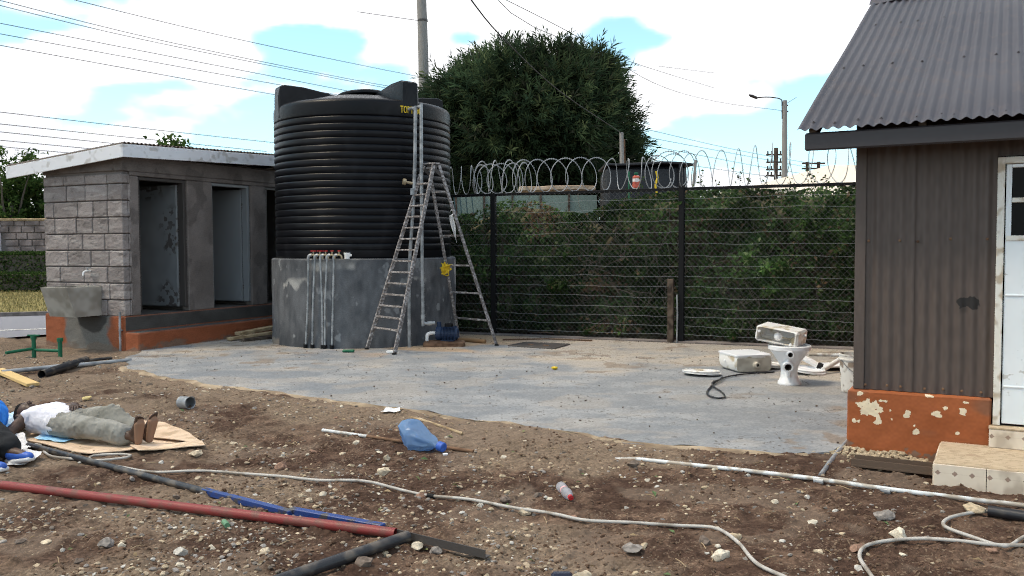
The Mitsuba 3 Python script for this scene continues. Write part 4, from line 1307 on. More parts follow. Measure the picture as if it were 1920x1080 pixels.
tb = thing('toilet_bowl', 'white pedestal toilet bowl seen from behind with two open pipe holes', 'toilet bowl')
TM = frame((2.985, 9.50, SZ), -12)
body = loft([(0, .118, .15, .03), (.018, .120, .152, .03), (.035, .108, .14, .03), (.07, .092, .125, .03), (.13, .085, .12, .03), (.19, .092, .125, .03), (.25, .125, .15, .03), (.31, .165, .19, .02), (.355, .195, .215, .02), (.372, .205, .225, .02), (.378, .222, .24, .02), (.415, .224, .242, .02), (.422, .218, .236, .02)], 48)
cavity = loft([(.20, .03, .05, .02), (.26, .08, .10, .02), (.33, .13, .15, .02), (.39, .175, .19, .02), (.45, .18, .195, .02)], 40)
bowl = to_man(body) - to_man(cavity)
fl_ = to_man(put(lathe([(0, 0), (.052, 0), (.052, .16), (0, .16)], 32), along((-.03, -.185, .205), (-.03, 0, .23))))
fh_ = to_man(put(lathe([(0, -.01), (.036, -.01), (.036, .27), (0, .27)], 32), along((-.03, -.19, .203), (-.03, 0, .228))))
fi_ = to_man(put(lathe([(0, 0), (.036, 0), (.036, .12), (0, .12)], 28), along((-.015, -.245, .342), (-.015, 0, .35))))
fj_ = to_man(put(lathe([(0, -.01), (.025, -.01), (.025, .25), (0, .25)], 28), along((-.015, -.25, .342), (-.015, 0, .35))))
fin = to_man(box((-.02, -.10, .21), (.05, .10, .24), .015))
bowl = (bowl + fin + fl_ + fi_) - fh_ - fj_
part(tb, 'pedestal', put(man(bowl), TM), 'm_ceramic', smooth=42)
part(tb, 'outlet_bore', put(lathe([(.0352, .005), (.0352, .26), (0, .265)], 24), TM @ along((-.03, -.19, .203), (-.03, 0, .228))), 'm_bore_shade', label='dark painted shade inside the lower pipe hole')  # lining painted dark for the shade in the outlet hole
part(tb, 'inlet_bore', put(lathe([(.0242, .005), (.0242, .24), (0, .245)], 24), TM @ along((-.015, -.25, .342), (-.015, 0, .35))), 'm_bore_shade', label='dark painted shade inside the upper pipe hole')  # same painted shade for the inlet hole

cs = thing('open_cistern', 'white cistern on its side over the toilet bowl, ball float in its open face', 'cistern')
CM = frame((2.885, 9.58, SZ + .422), -33) @ trimesh.transformations.rotation_matrix(math.radians(8.5), (0, 1, 0)) @ trimesh.transformations.rotation_matrix(math.radians(2), (1, 0, 0))
CM[2, 3] += .022
CM[0, 3] += .02
ob = to_man(box((0, 0, .085), (.46, .36, .17), .022))
ib = to_man(box((-.01, -.06, .085), (.405, .36, .142), .015))
part(cs, 'shell', put(man(ob - ib), CM), 'm_cream', smooth=32)
part(cs, 'float', put(trimesh.creation.icosphere(subdivisions=3, radius=.046).apply_translation((.0, -.10, .075)), CM), 'm_white_plastic', smooth=True)
part(cs, 'float_arm', put(cat([tube(spline([(.04, -.10, .075), (.12, -.09, .07), (.17, -.07, .06)], .02), .007, 8), box((.165, -.09, .06), (.05, .05, .07), .006)]), CM), 'm_brass')
part(cs, 'knob', put(rod((.225, .04, .115), (.255, .04, .115), .014, 14), CM), 'm_white_plastic')
for a, b in (((-.19, -.16, .11), (-.19, -.19, .11)), ((.16, -.17, .03), (.16, -.195, .03))):
    part(cs, 'bolt', put(rod(a, b, .014, 10), CM), 'm_white_plastic')

c2 = thing('closed_cistern', 'cream white cistern lying on the apron with its outlet spigot toward the camera', 'cistern')
C2M = frame((2.79, 10.62, SZ), 12)
sh = loft([(0, .17, .235, 0), (.03, .215, .245, 0), (.10, .23, .25, 0), (.175, .225, .25, 0), (.195, .215, .24, 0)], 64, 10)
inner = loft([(.012, .19, .21, 0), (.10, .205, .22, 0), (.188, .195, .212, 0)], 56, 6)
tap_hole = put(lathe([(0, 0), (.018, 0), (.018, .2), (0, .2)], 20), along((.02, -.32, .09), (.02, -.1, .09)))
sh = man(to_man(sh) - to_man(inner) - to_man(tap_hole))
part(c2, 'shell', put(sh, C2M), 'm_cream', smooth=40)
part(c2, 'rim', put(loft([(.188, .232, .258, 0), (.206, .234, .260, 0), (.212, .226, .25, 0)], 64, 10), C2M), 'm_ceramic', smooth=40)
mat('m_bare_ceramic', paint((.36, .32, .26), (.50, .46, .39), 12), .55, .35)
part(c2, 'outlet_face', put(cat([loft([(.012, .19, .006, -.2505), (.035, .212, .006, -.2515), (.10, .222, .006, -.2525), (.172, .216, .006, -.2525)], 40, 8)]), C2M), 'm_bare_ceramic', label='dull unglazed end face with the outlet')
part(c2, 'spigot', put(lathe([(.018, .07), (.018, 0), (.034, 0), (.036, .05), (.045, .055), (.045, .09)], 24), C2M @ along((.02, -.315, .09), (.02, -.1, .09))), 'm_bare_ceramic', smooth=30)
part(c2, 'spigot_bore', put(lathe([(.0175, .01), (.0175, .20), (0, .202)], 20), C2M @ along((.02, -.315, .09), (.02, -.1, .09))), 'm_bore_shade', label='outlet bore lined in dark painted shade')  # spigot hole darkened by a lining in shade colour
part(c2, 'side_knob', put(rod((-.22, .02, .12), (-.25, .02, .12), .014, 12), C2M), 'm_white_plastic')


def seat(k, M, m):
    a = np.linspace(0, 2 * np.pi, 60, endpoint=False)
    rx = .185 + .0 * a
    ring = np.stack([.155 * np.cos(a), .185 * np.sin(a) * (1 + .10 * np.sin(a)), 0 * a], -1)
    t = tube(np.vstack([ring, ring[:2]]), 1, 12, caps=False)
    v = np.array(t.vertices)
    c = np.vstack([ring, ring[:2]]).repeat(12, 0)
    o = v - c
    t.vertices = c + o * np.array([.034, .034, .013])
    part(k, 'ring', put(t, M), m, smooth=True)
    lidm = loft([(-.004, .185, .215, 0), (.012, .185, .215, 0), (.02, .17, .20, 0)], 48, 2.1)
    M2 = M @ trimesh.transformations.rotation_matrix(.03, (1, 0, 0))
    M2 = M2.copy(); M2[2, 3] -= .024
    part(k, 'lid', put(lidm, M2), m, smooth=40)
    part(k, 'hinge', put(cat([rod((-.09, .205, .0), (-.05, .205, .0), .016, 10), rod((.05, .205, 0), (.09, .205, 0), .016, 10)]), M), m)


st = thing('toilet_seat', 'cream toilet seat and lid lying at the loop of the thin black hose', 'toilet seat')
seat(st, frame((2.20, 10.20, SZ + .045), 70) @ trimesh.transformations.rotation_matrix(.06, (0, 1, 0)), 'm_cream')
st = thing('toilet_seat', 'white toilet seat flat between the lying cistern and the toilet bowl', 'toilet seat')
seat(st, frame((3.12, 10.75, SZ + .05), 100) @ trimesh.transformations.rotation_matrix(.05, (1, 0, 0)), 'm_cream')
st = thing('toilet_seat', 'white toilet seat with a dark rim just behind the toilet pedestal', 'toilet seat')
seat(st, frame((3.44, 10.30, SZ + .05), 60) @ trimesh.transformations.rotation_matrix(.10, (1, 0, 0)), 'm_ceramic')
st = thing('flush_elbow', 'white flush pipe bend with a black rubber collar leaning on a seat', 'pipe')
part(st, 'bend', tube(spline([(3.28, 10.42, SZ + .06), (3.38, 10.46, SZ + .17), (3.50, 10.40, SZ + .13), (3.60, 10.36, SZ + .07)], .02), .035, 14), 'm_white_plastic', smooth=50)
part(st, 'collar', cat([tube(spline([(3.26, 10.40, SZ + .03), (3.33, 10.44, SZ + .10)], .02), .046, 14), tube([(3.59, 10.365, SZ + .075), (3.63, 10.34, SZ + .06)], .045, 14)]), 'm_black_paint')
single('flush_pipe', tube(spline([(3.60, 10.22, SZ + .05), (3.75, 10.34, SZ + .10), (3.90, 10.46, SZ + .15)], .03), .028, 14), 'm_cream', 'cream flush pipe propped up beside the white seats', 'pipe', smooth=50)
cl = thing('cistern_lid', 'white cistern lid lying flat near the paint bucket', 'cistern lid')
CLM = frame((3.92, 10.62, SZ + .035), 12)
part(cl, 'plate', put(loft([(0, .26, .13, 0), (.02, .27, .14, 0), (.032, .255, .125, 0)], 48, 5), CLM), 'm_ceramic', smooth=40)
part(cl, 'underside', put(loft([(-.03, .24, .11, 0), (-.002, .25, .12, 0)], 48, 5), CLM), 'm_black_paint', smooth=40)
single('white_batten', tube([(4.0, 11.9, .06), (4.9, 11.7, .06)], .022, 10), 'm_pvc', 'white plastic pipe along the hedge kerb beside the kiosk', 'pipe')
bk = thing('paint_bucket', 'dirty white plastic bucket tucked against the kiosk corner', 'bucket')
BM = frame((3.50, 8.98, SZ))
part(bk, 'body', put(lathe([(0, 0), (.135, 0), (.14, .01), (.162, .33), (.172, .332), (.172, .345), (.162, .347), (.166, .375), (.170, .378), (.170, .39), (.156, .39), (.13, .02), (0, .02)], 48), BM), 'm_dusty_white', smooth=35)
part(bk, 'handle', put(tube(spline([(.172 * math.cos(x), .172 * math.sin(x), .335 - .16 * math.sin(x - 3.4) ** 1) for x in np.linspace(3.4, 6.5, 14)], .03), .004, 6), BM), 'm_wire')
part(bk, 'label', put(lathe([(.1525, .16), (.1575, .23)], 14, math.radians(250), math.radians(330)), BM), 'm_red')
# thin black hose in a loop
hz = SZ + .014
single('black_hose', tube(spline([(3.06, 10.30, hz), (2.75, 10.20, hz), (2.44, 9.975, hz), (2.23, 9.62, hz), (2.10, 9.30, hz), (1.965, 8.90, hz), (1.945, 8.68, hz), (2.00, 8.56, hz), (2.075, 8.62, hz), (2.11, 8.80, hz), (2.12, 9.00, hz), (2.10, 9.22, hz + .012), (2.14, 9.42, hz + .02), (2.25, 9.60, hz + .02), (2.33, 9.78, hz + .02)], .03), .009, 10), 'm_blackpipe', 'thin dark hose looped on the apron in front of the cream seat', 'hose', smooth=True)
# manhole
mh = thing('manhole_cover', 'rusty square manhole cover with a raised frame in the apron', 'manhole cover')
A4 = [V(-.045, 13.243, SZ), V(.202, 13.657, SZ), V(.86, 13.40, SZ), V(.60, 12.83, SZ)]
ctr = np.mean(A4, axis=0)
part(mh, 'frame', cat([bar(A4[i], A4[(i + 1) % 4], .05, .03, bevel=.004) for i in range(4)]), 'm_steel_dark')
pm = Polygon([tuple((ctr + (q - ctr) * .93)[:2]) for q in A4])
pm = trimesh.creation.extrude_polygon(pm, .012, engine='earcut'); pm.apply_translation((0, 0, SZ - .002))
part(mh, 'plate', pm, 'm_steel_dark')
ua, ub = A4[1] - A4[0], A4[3] - A4[0]
part(mh, 'lifting_bar', cat([bar(A4[0] + ua * .5 + ub * t + V(0, 0, .014), A4[0] + ua * .5 + ub * (t + .12) + V(0, 0, .014), .02, .012, bevel=.003) for t in (.25, .6)]), 'm_rust')
# ------------------------------------------------------------------ behind the fence
bt = thing('big_tree', 'large dark feathery tree with a broad rounded crown behind the fence', 'tree')
r = np.random.default_rng(77)
TCn = V(.46, 28.6, 4.6)
trunk_base = V(.6, 28.8, 0)
lumps = []
for i in range(46):
    a = r.uniform(0, 2 * np.pi)
    e_ = math.asin(r.uniform(-.12, 1))
    d = V(math.cos(a) * math.cos(e_), math.sin(a) * math.cos(e_), math.sin(e_))
    sq = np.sign(d) * np.abs(d) ** .72
    lumps.append((TCn + sq * V(2.64, 2.4, 2.6) * r.uniform(.82, 1.02), r.uniform(.62, 1.0), d))
for i in range(22):
    d = r.normal(size=3); d /= np.linalg.norm(d)
    lumps.append((TCn + d * V(2.0, 2.0, 1.4) * r.uniform(.3, 1) + V(0, 0, -.1), r.uniform(.7, 1.0), d))
for x, z in ((-2.3, 3.9), (-1.5, 3.6), (-.6, 3.5), (.5, 3.4), (1.6, 3.5), (2.6, 3.6), (3.3, 3.9), (-2.5, 4.6)):
    lumps.append((V(x, 28.2 + r.uniform(-.6, .6), z), .85, unit(V(x * .2, -.5, -.2))))
B, D = [], []
for c, rad, d in lumps:
    n = int(r.uniform(170, 330) * rad)
    q = r.normal(size=(n, 3)); q /= np.linalg.norm(q, axis=1, keepdims=True)
    B.append(c + q * rad * r.uniform(.35, 1, (n, 1)) ** .6)
    dd = q * .8 + d * .7 + np.array([0, 0, .35]) + r.normal(0, .3, (n, 3))
    D.append(dd / np.linalg.norm(dd, axis=1, keepdims=True))
B, D = np.vstack(B), np.vstack(D)
n = len(B)
per = 13
S = r.uniform(.35, .75, n)
tpos_ = np.tile(np.linspace(.05, 1, per), n)
bb, dd, ss = np.repeat(B, per, 0), np.repeat(D, per, 0), np.repeat(S, per)
root = bb + dd * (tpos_ * ss)[:, None] + np.array([0, 0, -.08]) * (tpos_ ** 2)[:, None]
side = np.cross(dd, r.normal(size=(n * per, 3)))
side /= np.linalg.norm(side, axis=1, keepdims=True)
nd = dd * .8 + side * .75
nd /= np.linalg.norm(nd, axis=1, keepdims=True)
ln = (.30 * r.uniform(.6, 1.2, n * per))[:, None]
wv = np.cross(nd, side); wv /= np.linalg.norm(wv, axis=1, keepdims=True) + 1e-9
wv *= .020
tip = root + nd * ln + np.array([0, 0, -.03])
mid = root + nd * ln * .5
v = np.stack([root, mid + wv, tip, mid - wv], 1).reshape(-1, 3)
k4 = np.arange(n * per)[:, None] * 4
f = np.concatenate([k4 + [0, 1, 2], k4 + [0, 2, 3]], 0)
cc = np.repeat(np.clip(.9 + 1.2 * (meshkit.fbm(B * .8, 3, 5) - .5) * 2, .5, 1.5), per * 4)[:, None] * tint(n, per * 4, 6, [(.034, .058, .034), (.048, .078, .040), (.07, .10, .048), (.10, .125, .06), (.052, .058, .040)], (4, 4, 3, 1.2, 1), .3)
part(bt, 'crown', trimesh.Trimesh(v, f, process=False), 'm_foliage', color=cc)
part(bt, 'trunk', cat([tube(spline([trunk_base, trunk_base + V(.1, 0, 1.6), trunk_base + V(.2, -.1, 3.0)], .3), .34, 10), limbs(trunk_base + V(.2, -.1, 2.6), [l[0] for l in lumps[:46:2]], .15, 3)]), 'm_bark', smooth=True)

up = thing('utility_pole', 'thick grey utility pole rising behind the water tank beside the tree', 'utility pole')
part(up, 'shaft', tube([(-2.89, 30, -.3), (-2.89, 30, 4), (-2.93, 30, 8), (-3.02, 30, 12.4)], [.215, .195, .17, .145], 14), 'm_pole', smooth=True)
part(up, 'band', rod((-2.937, 30, 9.02), (-2.94, 30, 9.09), .175, 14), 'm_steel_dark')
part(up, 'crossarm', bar((-4.1, 30, 11.9), (-1.9, 30, 11.9), .09, .12), 'm_old_wood')
tp_ = thing('stay_pole', 'slim leaning timber pole in front of the big tree holding a slack cable', 'pole')
part(tp_, 'shaft', tube([(3.09, 24.5, -.2), (3.06, 24.5, 2.6), (3.02, 24.5, 4.63)], [.085, .07, .055], 10), 'm_pole', smooth=True)
part(tp_, 'strut', tube([(3.16, 24.55, 1.4), (3.10, 24.55, 4.45)], .028, 8), 'm_rust')
sl_ = thing('street_lamp', 'pale concrete street lamp pole with a long thin arm against the sky', 'street lamp')
part(sl_, 'pole', tube([(13.49, 44, -.2), (13.48, 44, 4.9), (13.46, 44, 8.6)], [.17, .15, .11], 12), 'm_pole', smooth=True)
part(sl_, 'arm', tube(spline([(13.34, 44, 7.7), (13.32, 44, 8.5), (13.2, 43.9, 8.66), (12.4, 43.0, 8.60), (11.62, 42.4, 8.48)], .15), .028, 8), 'm_steel_dark')
part(sl_, 'lamp_head', put(loft([(0, .05, .05, 0), (.1, .085, .06, 0), (.45, .095, .06, 0), (.62, .03, .03, 0)], 16), along((11.66, 42.44, 8.47), (10.95, 41.85, 8.60))), 'm_steel_dark')
part(sl_, 'bracket', cat([bar((13.3, 44, 8.36), (13.62, 44, 8.36), .04, .06), bar((13.3, 44, 8.06), (13.64, 44, 8.06), .04, .06)]), 'm_steel_dark')
part(sl_, 'stay', rod((13.5, 44, 8.42), (13.98, 43.8, 8.72), .012, 6), 'm_steel_dark')
fpo = thing('distribution_pole', 'far dark power pole with stacked crossarms beside the street lamp', 'utility pole')
part(fpo, 'shaft', rod((17.82, 60, -.2), (17.80, 60, 8.0), .13, 10), 'm_old_wood')
for z in (7.55, 7.05, 6.55, 6.15):
    ca = part(fpo, 'crossarm', bar((17.15, 60, z), (18.55, 60, z), .09, .10), 'm_old_wood')
    for x in (17.25, 17.5, 18.1, 18.4):
        part(ca, 'insulator', rod((x, 60, z + .05), (x, 60, z + .24), .05, 8), 'm_steel_dark')
hp = thing('h_pole', 'distant twin pole structure with two long crossarms above the pale roof', 'utility pole')
for x in (18.25, 18.95):
    part(hp, 'shaft', rod((x, 55, -.2), (x, 55, 6.6), .10, 8), 'm_old_wood')
for z in (6.5, 6.18):
    part(hp, 'crossarm', bar((17.9, 54.9, z), (19.3, 54.9, z), .08, .09), 'm_old_wood')


def cable(pts, label, rad=.011, group='overhead cables'):
    single('overhead_cable', tube(spline(pts, 1.0), rad, 5, caps=False), 'm_cable', label, 'cable', group)


ORD = ['uppermost', 'second', 'third', 'fourth', 'fifth', 'lowest']
for o_, pts in zip(ORD, ([(-14.45, 24.0, 8.86), (-9.93, 30.0, 8.66), (-5.38, 38.0, 9.01), (-3.76, 40.0, 9.04)], [(-14.46, 24.0, 8.36), (-11.33, 29.0, 8.23), (-6.6, 36.0, 8.28), (-3.53, 40.0, 8.35)], [(-14.77, 24.5, 8.36), (-11.85, 29.0, 8.24), (-6.6, 36.0, 8.2), (-3.53, 40.0, 8.23)],
            [(-15.09, 25.0, 7.97), (-12.94, 28.0, 7.95), (-6.39, 36.0, 7.75), (-3.54, 40.0, 7.76)], [(-15.1, 25.0, 7.67), (-13.28, 28.0, 7.72), (-8.67, 34.0, 7.66), (-3.54, 40.0, 7.57)], [(-15.11, 25.0, 7.35), (-12.04, 29.0, 7.26), (-8.67, 34.0, 7.26), (-3.54, 40.0, 7.17)])):
    cable(pts, f'{o_} from the top of the six power lines high over the latrine' if o_ not in ('uppermost', 'lowest') else f'{o_} of the six power lines high over the latrine', group='power lines high over the latrine')
for o_, pts in zip(['uppermost', 'second highest', 'middle', 'second lowest', 'lowest'], ([(-15.18, 25.0, 5.45), (-12.51, 30.0, 5.55), (-9.43, 36.0, 5.72), (-6.18, 40.0, 5.76)], [(-15.19, 25.0, 5.11), (-12.96, 30.0, 5.25), (-9.87, 36.0, 5.38)], [(-15.2, 25.0, 4.89), (-13.68, 30.0, 5.07), (-9.87, 36.0, 5.1)],
            [(-15.2, 25.0, 4.65), (-14.5, 30.0, 4.9), (-9.88, 36.0, 4.83)], [(-15.21, 25.0, 4.49), (-15.22, 30.0, 4.76), (-9.88, 36.0, 4.66)])):
    cable(pts, f'{o_} of the five low power lines just above the latrine roof', group='low power lines by the latrine roof')
cable([(-0.57, 10.0, 4.45), (-0.15, 15.0, 5.03), (1.09, 20.0, 4.98), (3.02, 24.5, 4.61)], 'slack cable sagging across the tree to the slim timber pole', .011)
cable([(-0.77, 25.0, 8.8), (0.71, 28.0, 8.35), (5.18, 36.0, 8.76), (9.1, 40.0, 8.52)], 'overhead cable touching the tree top and ending in the bright sky')
cable([(-0.85, 25.0, 8.73), (2.27, 30.0, 8.48), (5.72, 36.0, 8.05), (9.1, 40.0, 7.94), (13.36, 44.0, 8.1)], 'overhead cable strung from above the tree to the street lamp')
cable([(-4.77, 28.0, 8.84), (-2.95, 30.0, 9.04)], 'short cable meeting the band on the thick utility pole')
cable([(6.6, 40.0, 9.5), (10.01, 44.0, 9.95)], 'faint cable alone in the bright sky above the street lamp')
for o_, pts in zip(['uppermost', 'second highest', 'second lowest', 'lowest'], ([(5.19, 36.0, 6.25), (11.61, 44.0, 6.09), (19.95, 52.0, 5.8)], [(5.19, 36.0, 5.93), (13.24, 46.0, 5.88), (19.95, 52.0, 5.55)], [(5.19, 36.0, 5.61), (13.24, 46.0, 5.47), (19.96, 52.0, 5.18)], [(5.19, 36.5, 5.1), (13.24, 46.0, 5.05), (19.96, 52.0, 4.9)])):
    cable(pts, f'{o_} of the four low lines seen through the razor wire', group='low lines behind the razor wire')

# yards behind the hedge
gs = thing('sheet_fence', 'pale green sheet metal yard fence behind the hedge', 'fence')
mat('m_greensheet', cloth_fn((.15, .21, .18), (.24, .30, .26), 3), .6, .3)
mat('m_teal', cloth_fn((.03, .07, .08), (.06, .11, .12), 3), .6, .3)
mat('m_cream_wall', cloth_fn((.62, .56, .46), (.74, .68, .58), 2), .8, .2)
mat('m_pale_roof', cloth_fn((.66, .56, .44), (.76, .68, .57), 1.2), .7, .3)
mat('m_tarp', cloth_fn((.012, .013, .017), (.03, .031, .036), 3), .5, .4)
for i in range(5):
    x = -1.25 + .635 * i
    part(gs, 'panel', box((x + .315, 20.02, 1.33), (.625, .02, 2.68)), 'm_greensheet')
    part(gs, 'batten', box((x, 20.0, 1.34), (.045, .05, 2.70)), 'm_old_wood')
for i in range(4):
    part(gs, 'louvre', bar((-1.2 + .13 * i, 19.4, 2.0), (-1.26 + .13 * i, 19.4, 2.66), .07, .02), 'm_teal')
single('tan_roof_sheet', rough(box((1.05, 21.0, 2.86), (1.75, 1.2, .09), .01).subdivide().subdivide().subdivide(), .03, 3), 'm_card', 'tan sheet roofing laid flat above the green yard fence', 'roof sheet')
sh_ = thing('tarp_shed', 'black plastic covered shed behind the razor wire', 'shed')
part(sh_, 'cover', rough(cat([box((2.92, 19.9, 1.6), (1.72, 1.6, 3.24), .06).subdivide().subdivide().subdivide()]), .05, 1.6), 'm_tarp')
part(sh_, 'roof_flap', rough(box((2.93, 19.85, 3.26), (1.86, 1.8, .05), .01).subdivide().subdivide().subdivide(), .05, 1.4), 'm_tarp')
part(sh_, 'pole', rod((3.72, 18.95, 1.2), (3.92, 18.95, 3.34), .03, 8), 'm_pole', label='pale leaning pole at the shed corner')
part(sh_, 'pole', rod((3.62, 18.98, 0), (3.60, 18.98, 3.3), .045, 8), 'm_tarp')
mat('m_red_white', paint((.55, .12, .08), (.75, .68, .65), 9, .52, .58), .6, .3)
rdb = thing('red_bag', 'red and white bag hanging on a green post behind the razor wire', 'bag')
part(rdb, 'bag', rough(box((2.38, 17, 2.74), (.13, .10, .27), .03).subdivide().subdivide(), .012, 8), 'm_red_white')
part(rdb, 'cap', box((2.38, 17, 2.90), (.07, .07, .05), .01), 'm_green')
part(rdb, 'post', rod((2.25, 17.05, 0), (2.25, 17.05, 2.95), .02, 8), 'm_green')
single('yellow_strap', tube(spline([(2.84, 17.5, 2.99), (2.87, 17.5, 2.86), (2.83, 17.5, 2.72), (2.86, 17.5, 2.55)], .05), .022, 6), 'm_yellow', 'yellow strap dangling in front of the black shed', 'strap')
pb = thing('pale_house', 'low house with a pale cream roof beyond the hedge', 'house')
part(pb, 'wall', box((11.2, 27.5, 1.4), (10.0, 4.5, 2.85)), 'm_cream_wall')
ev, rg = 2.92, 3.98
c4 = [V(5.75, 24.8, ev), V(17, 24.8, ev), V(17, 30.4, ev), V(5.75, 30.4, ev)]
r2 = [V(9.9, 27.6, rg), V(15.6, 27.6, rg)]
rv = np.array(c4 + r2 + [q - V(0, 0, .08) for q in c4])
part(pb, 'roof', trimesh.Trimesh(rv, [(0, 1, 5), (0, 5, 4), (1, 2, 5), (2, 3, 4), (2, 4, 5), (3, 0, 4), (0, 6, 7), (0, 7, 1), (3, 2, 8), (3, 8, 9), (0, 3, 9), (0, 9, 6), (6, 9, 8), (6, 8, 7), (1, 7, 8), (1, 8, 2)], process=False), 'm_pale_roof')
for x in (6.9, 8.6):
    part(pb, 'window', box((x, 25.235, 2.1), (.8, .05, .9)), 'm_dark_glass')
ph = thing('white_shed', 'small white shed with a flat eave peeping over the hedge', 'shed')
part(ph, 'wall', box((5.6, 20.6, 1.3), (1.0, 1.0, 2.62)), 'm_white_plastic')
part(ph, 'roof', box((5.62, 20.5, 2.72), (1.35, 1.5, .10), .01), 'm_pale_roof')
part(ph, 'window', box((5.82, 20.09, 2.42), (.38, .03, .32)), 'm_dark_glass')

# ------------------------------------------------------------------ people
def chain(segs, edge=.02, it=6):
    m = Manifold.batch_boolean([Manifold.batch_hull([Manifold.sphere(r_, 20).translate(tuple(map(float, p_))) for p_, r_ in s]) for s in segs], _op_add)
    t = man(m.refine_to_length(edge))
    t.merge_vertices()
    trimesh.smoothing.filter_taubin(t, lamb=.5, nu=.53, iterations=it)
    return t


import manifold3d
_op_add = manifold3d.OpType.Add


def folds(m, amp, f, seed, squash=(1, 1, 1)):
    v = np.array(m.vertices)
    n = np.array(m.vertex_normals)
    q = v * np.array(squash) * f
    w = meshkit.fbm(q, 3, seed)
    ridge = 1 - np.abs(2 * w - 1)
    m = m.copy()
    m.vertices = v + n * ((ridge - .62) * amp)[:, None]
    return m


HU, HV = unit(V(-.913, .408, 0)), unit(V(-.408, -.913, 0))
H0 = V(-2.835, 6.80, .030)
hq = lambda s, l, z: H0 + HU * s + HV * l + V(0, 0, z)
pm_ = thing('person', 'person asleep on flattened cardboard in a white T-shirt and grey trousers, barefoot', 'person')
J = dict(hipN=hq(.82, .10, .115), hipF=hq(.83, -.09, .115), kneeN=hq(.46, .13, .125), kneeF=hq(.47, -.06, .195), ankN=hq(.07, .075, .075), ankF=hq(.05, -.025, .075),
         shN=hq(1.30, .145, .145), shF=hq(1.32, -.165, .16), elN=hq(1.25, .36, .05), wrN=hq(1.47, .47, .035), elF=hq(1.14, -.24, .20), wrF=hq(.98, -.10, .245), neck=hq(1.40, 0, .13), head=hq(1.515, -.03, .135))


def foot(an, side, toe_out):
    """heel down, toes up, the sole toward -HU"""
    heel = an + HU * -.045 + V(0, 0, -.035)
    ball = an + HU * -.075 + HV * (toe_out * .035) + V(0, 0, .115)
    segs = [[(an, .043), (heel, .034)], [(an, .04), (ball + HV * .018, .026), (ball - HV * .018, .026)], [(heel, .033), (ball + HV * .022, .023), (ball - HV * .022, .023)], [(heel, .033), (an + V(0, 0, .03), .035)]]
    toes = []
    for i, (w, L, rr) in enumerate(((-.034, .058, .0125), (-.012, .054, .0098), (.006, .050, .0092), (.021, .044, .0088), (.034, .036, .0082))):
        b = ball + HV * (-side * w) + V(0, 0, .006)
        k1 = b + V(0, 0, L * .6) + HU * -.010
        k2 = b + V(0, 0, L) + HU * (-.006 - .012)
        toes += [[(b, rr * 1.15), (k1, rr)], [(k1, rr), (k2, rr * .95)]]
    return segs + toes, heel, ball


def fit(m):
    m = m.copy()
    m.vertices = H0 + (np.array(m.vertices) - H0) * .905
    return m


fN, heelN, ballN = foot(J['ankN'], 1, .3)
fF, heelF, ballF = foot(J['ankF'], -1, -.5)


def hand(w, d, pn, side, curl):
    """palm from wrist w along d, palm normal pn; five fingers"""
    d = unit(d); pn = unit(pn); s = np.cross(pn, d)
    base = w + d * .085
    segs = [[(w, .026), (base + s * .028, .014), (base - s * .030, .014)], [(w + d * .02, .022), (base, .017)]]
    for i, (o, L) in enumerate(((.030, .070), (.010, .080), (-.011, .074), (-.030, .058))):
        b = base + s * o
        k1 = b + d * L * .45 - pn * curl * L * .15
        k2 = k1 + d * L * .32 - pn * curl * L * .32
        k3 = k2 + d * L * .18 - pn * curl * L * .30
        segs += [[(b, .0095), (k1, .0090)], [(k1, .009), (k2, .0082)], [(k2, .0082), (k3, .0072)]]
    t0 = w + d * .025 + s * side * .024
    t1 = t0 + d * .028 + s * side * .026 - pn * .006
    t2 = t1 + d * .028 + s * side * .008 - pn * .006
    segs += [[(t0, .014), (t1, .0105)], [(t1, .0105), (t2, .0085)]]
    return segs


segs = [[(J['hipN'], .085), (J['hipF'], .085)], [(J['hipN'], .08), (hq(1.04, .08, .115), .085), (hq(1.04, -.08, .115), .085), (J['hipF'], .08)],
        [(hq(1.04, .08, .115), .085), (hq(1.04, -.08, .115), .085), (hq(1.21, .09, .13), .10), (hq(1.21, -.09, .13), .10)],
        [(hq(1.21, .09, .13), .10), (hq(1.21, -.09, .13), .10), (J['shN'], .06), (J['shF'], .06)],
        [(hq(1.32, .06, .13), .062), (hq(1.32, -.06, .13), .062), (J['neck'], .052)], [(J['neck'], .05), (hq(1.47, -.02, .13), .055)],
        [(J['shN'], .062), (J['elN'], .046)], [(J['elN'], .044), (J['wrN'], .03)], [(J['shF'], .058), (J['elF'], .042)], [(J['elF'], .037), (J['wrF'], .026)],
        [(J['hipN'], .08), (J['kneeN'], .056)], [(J['kneeN'], .055), (hq(.34, .12, .09), .052), (J['ankN'], .036)], [(J['hipF'], .08), (J['kneeF'], .056)], [(J['kneeF'], .055), (hq(.32, -.05, .13), .052), (J['ankF'], .036)]]
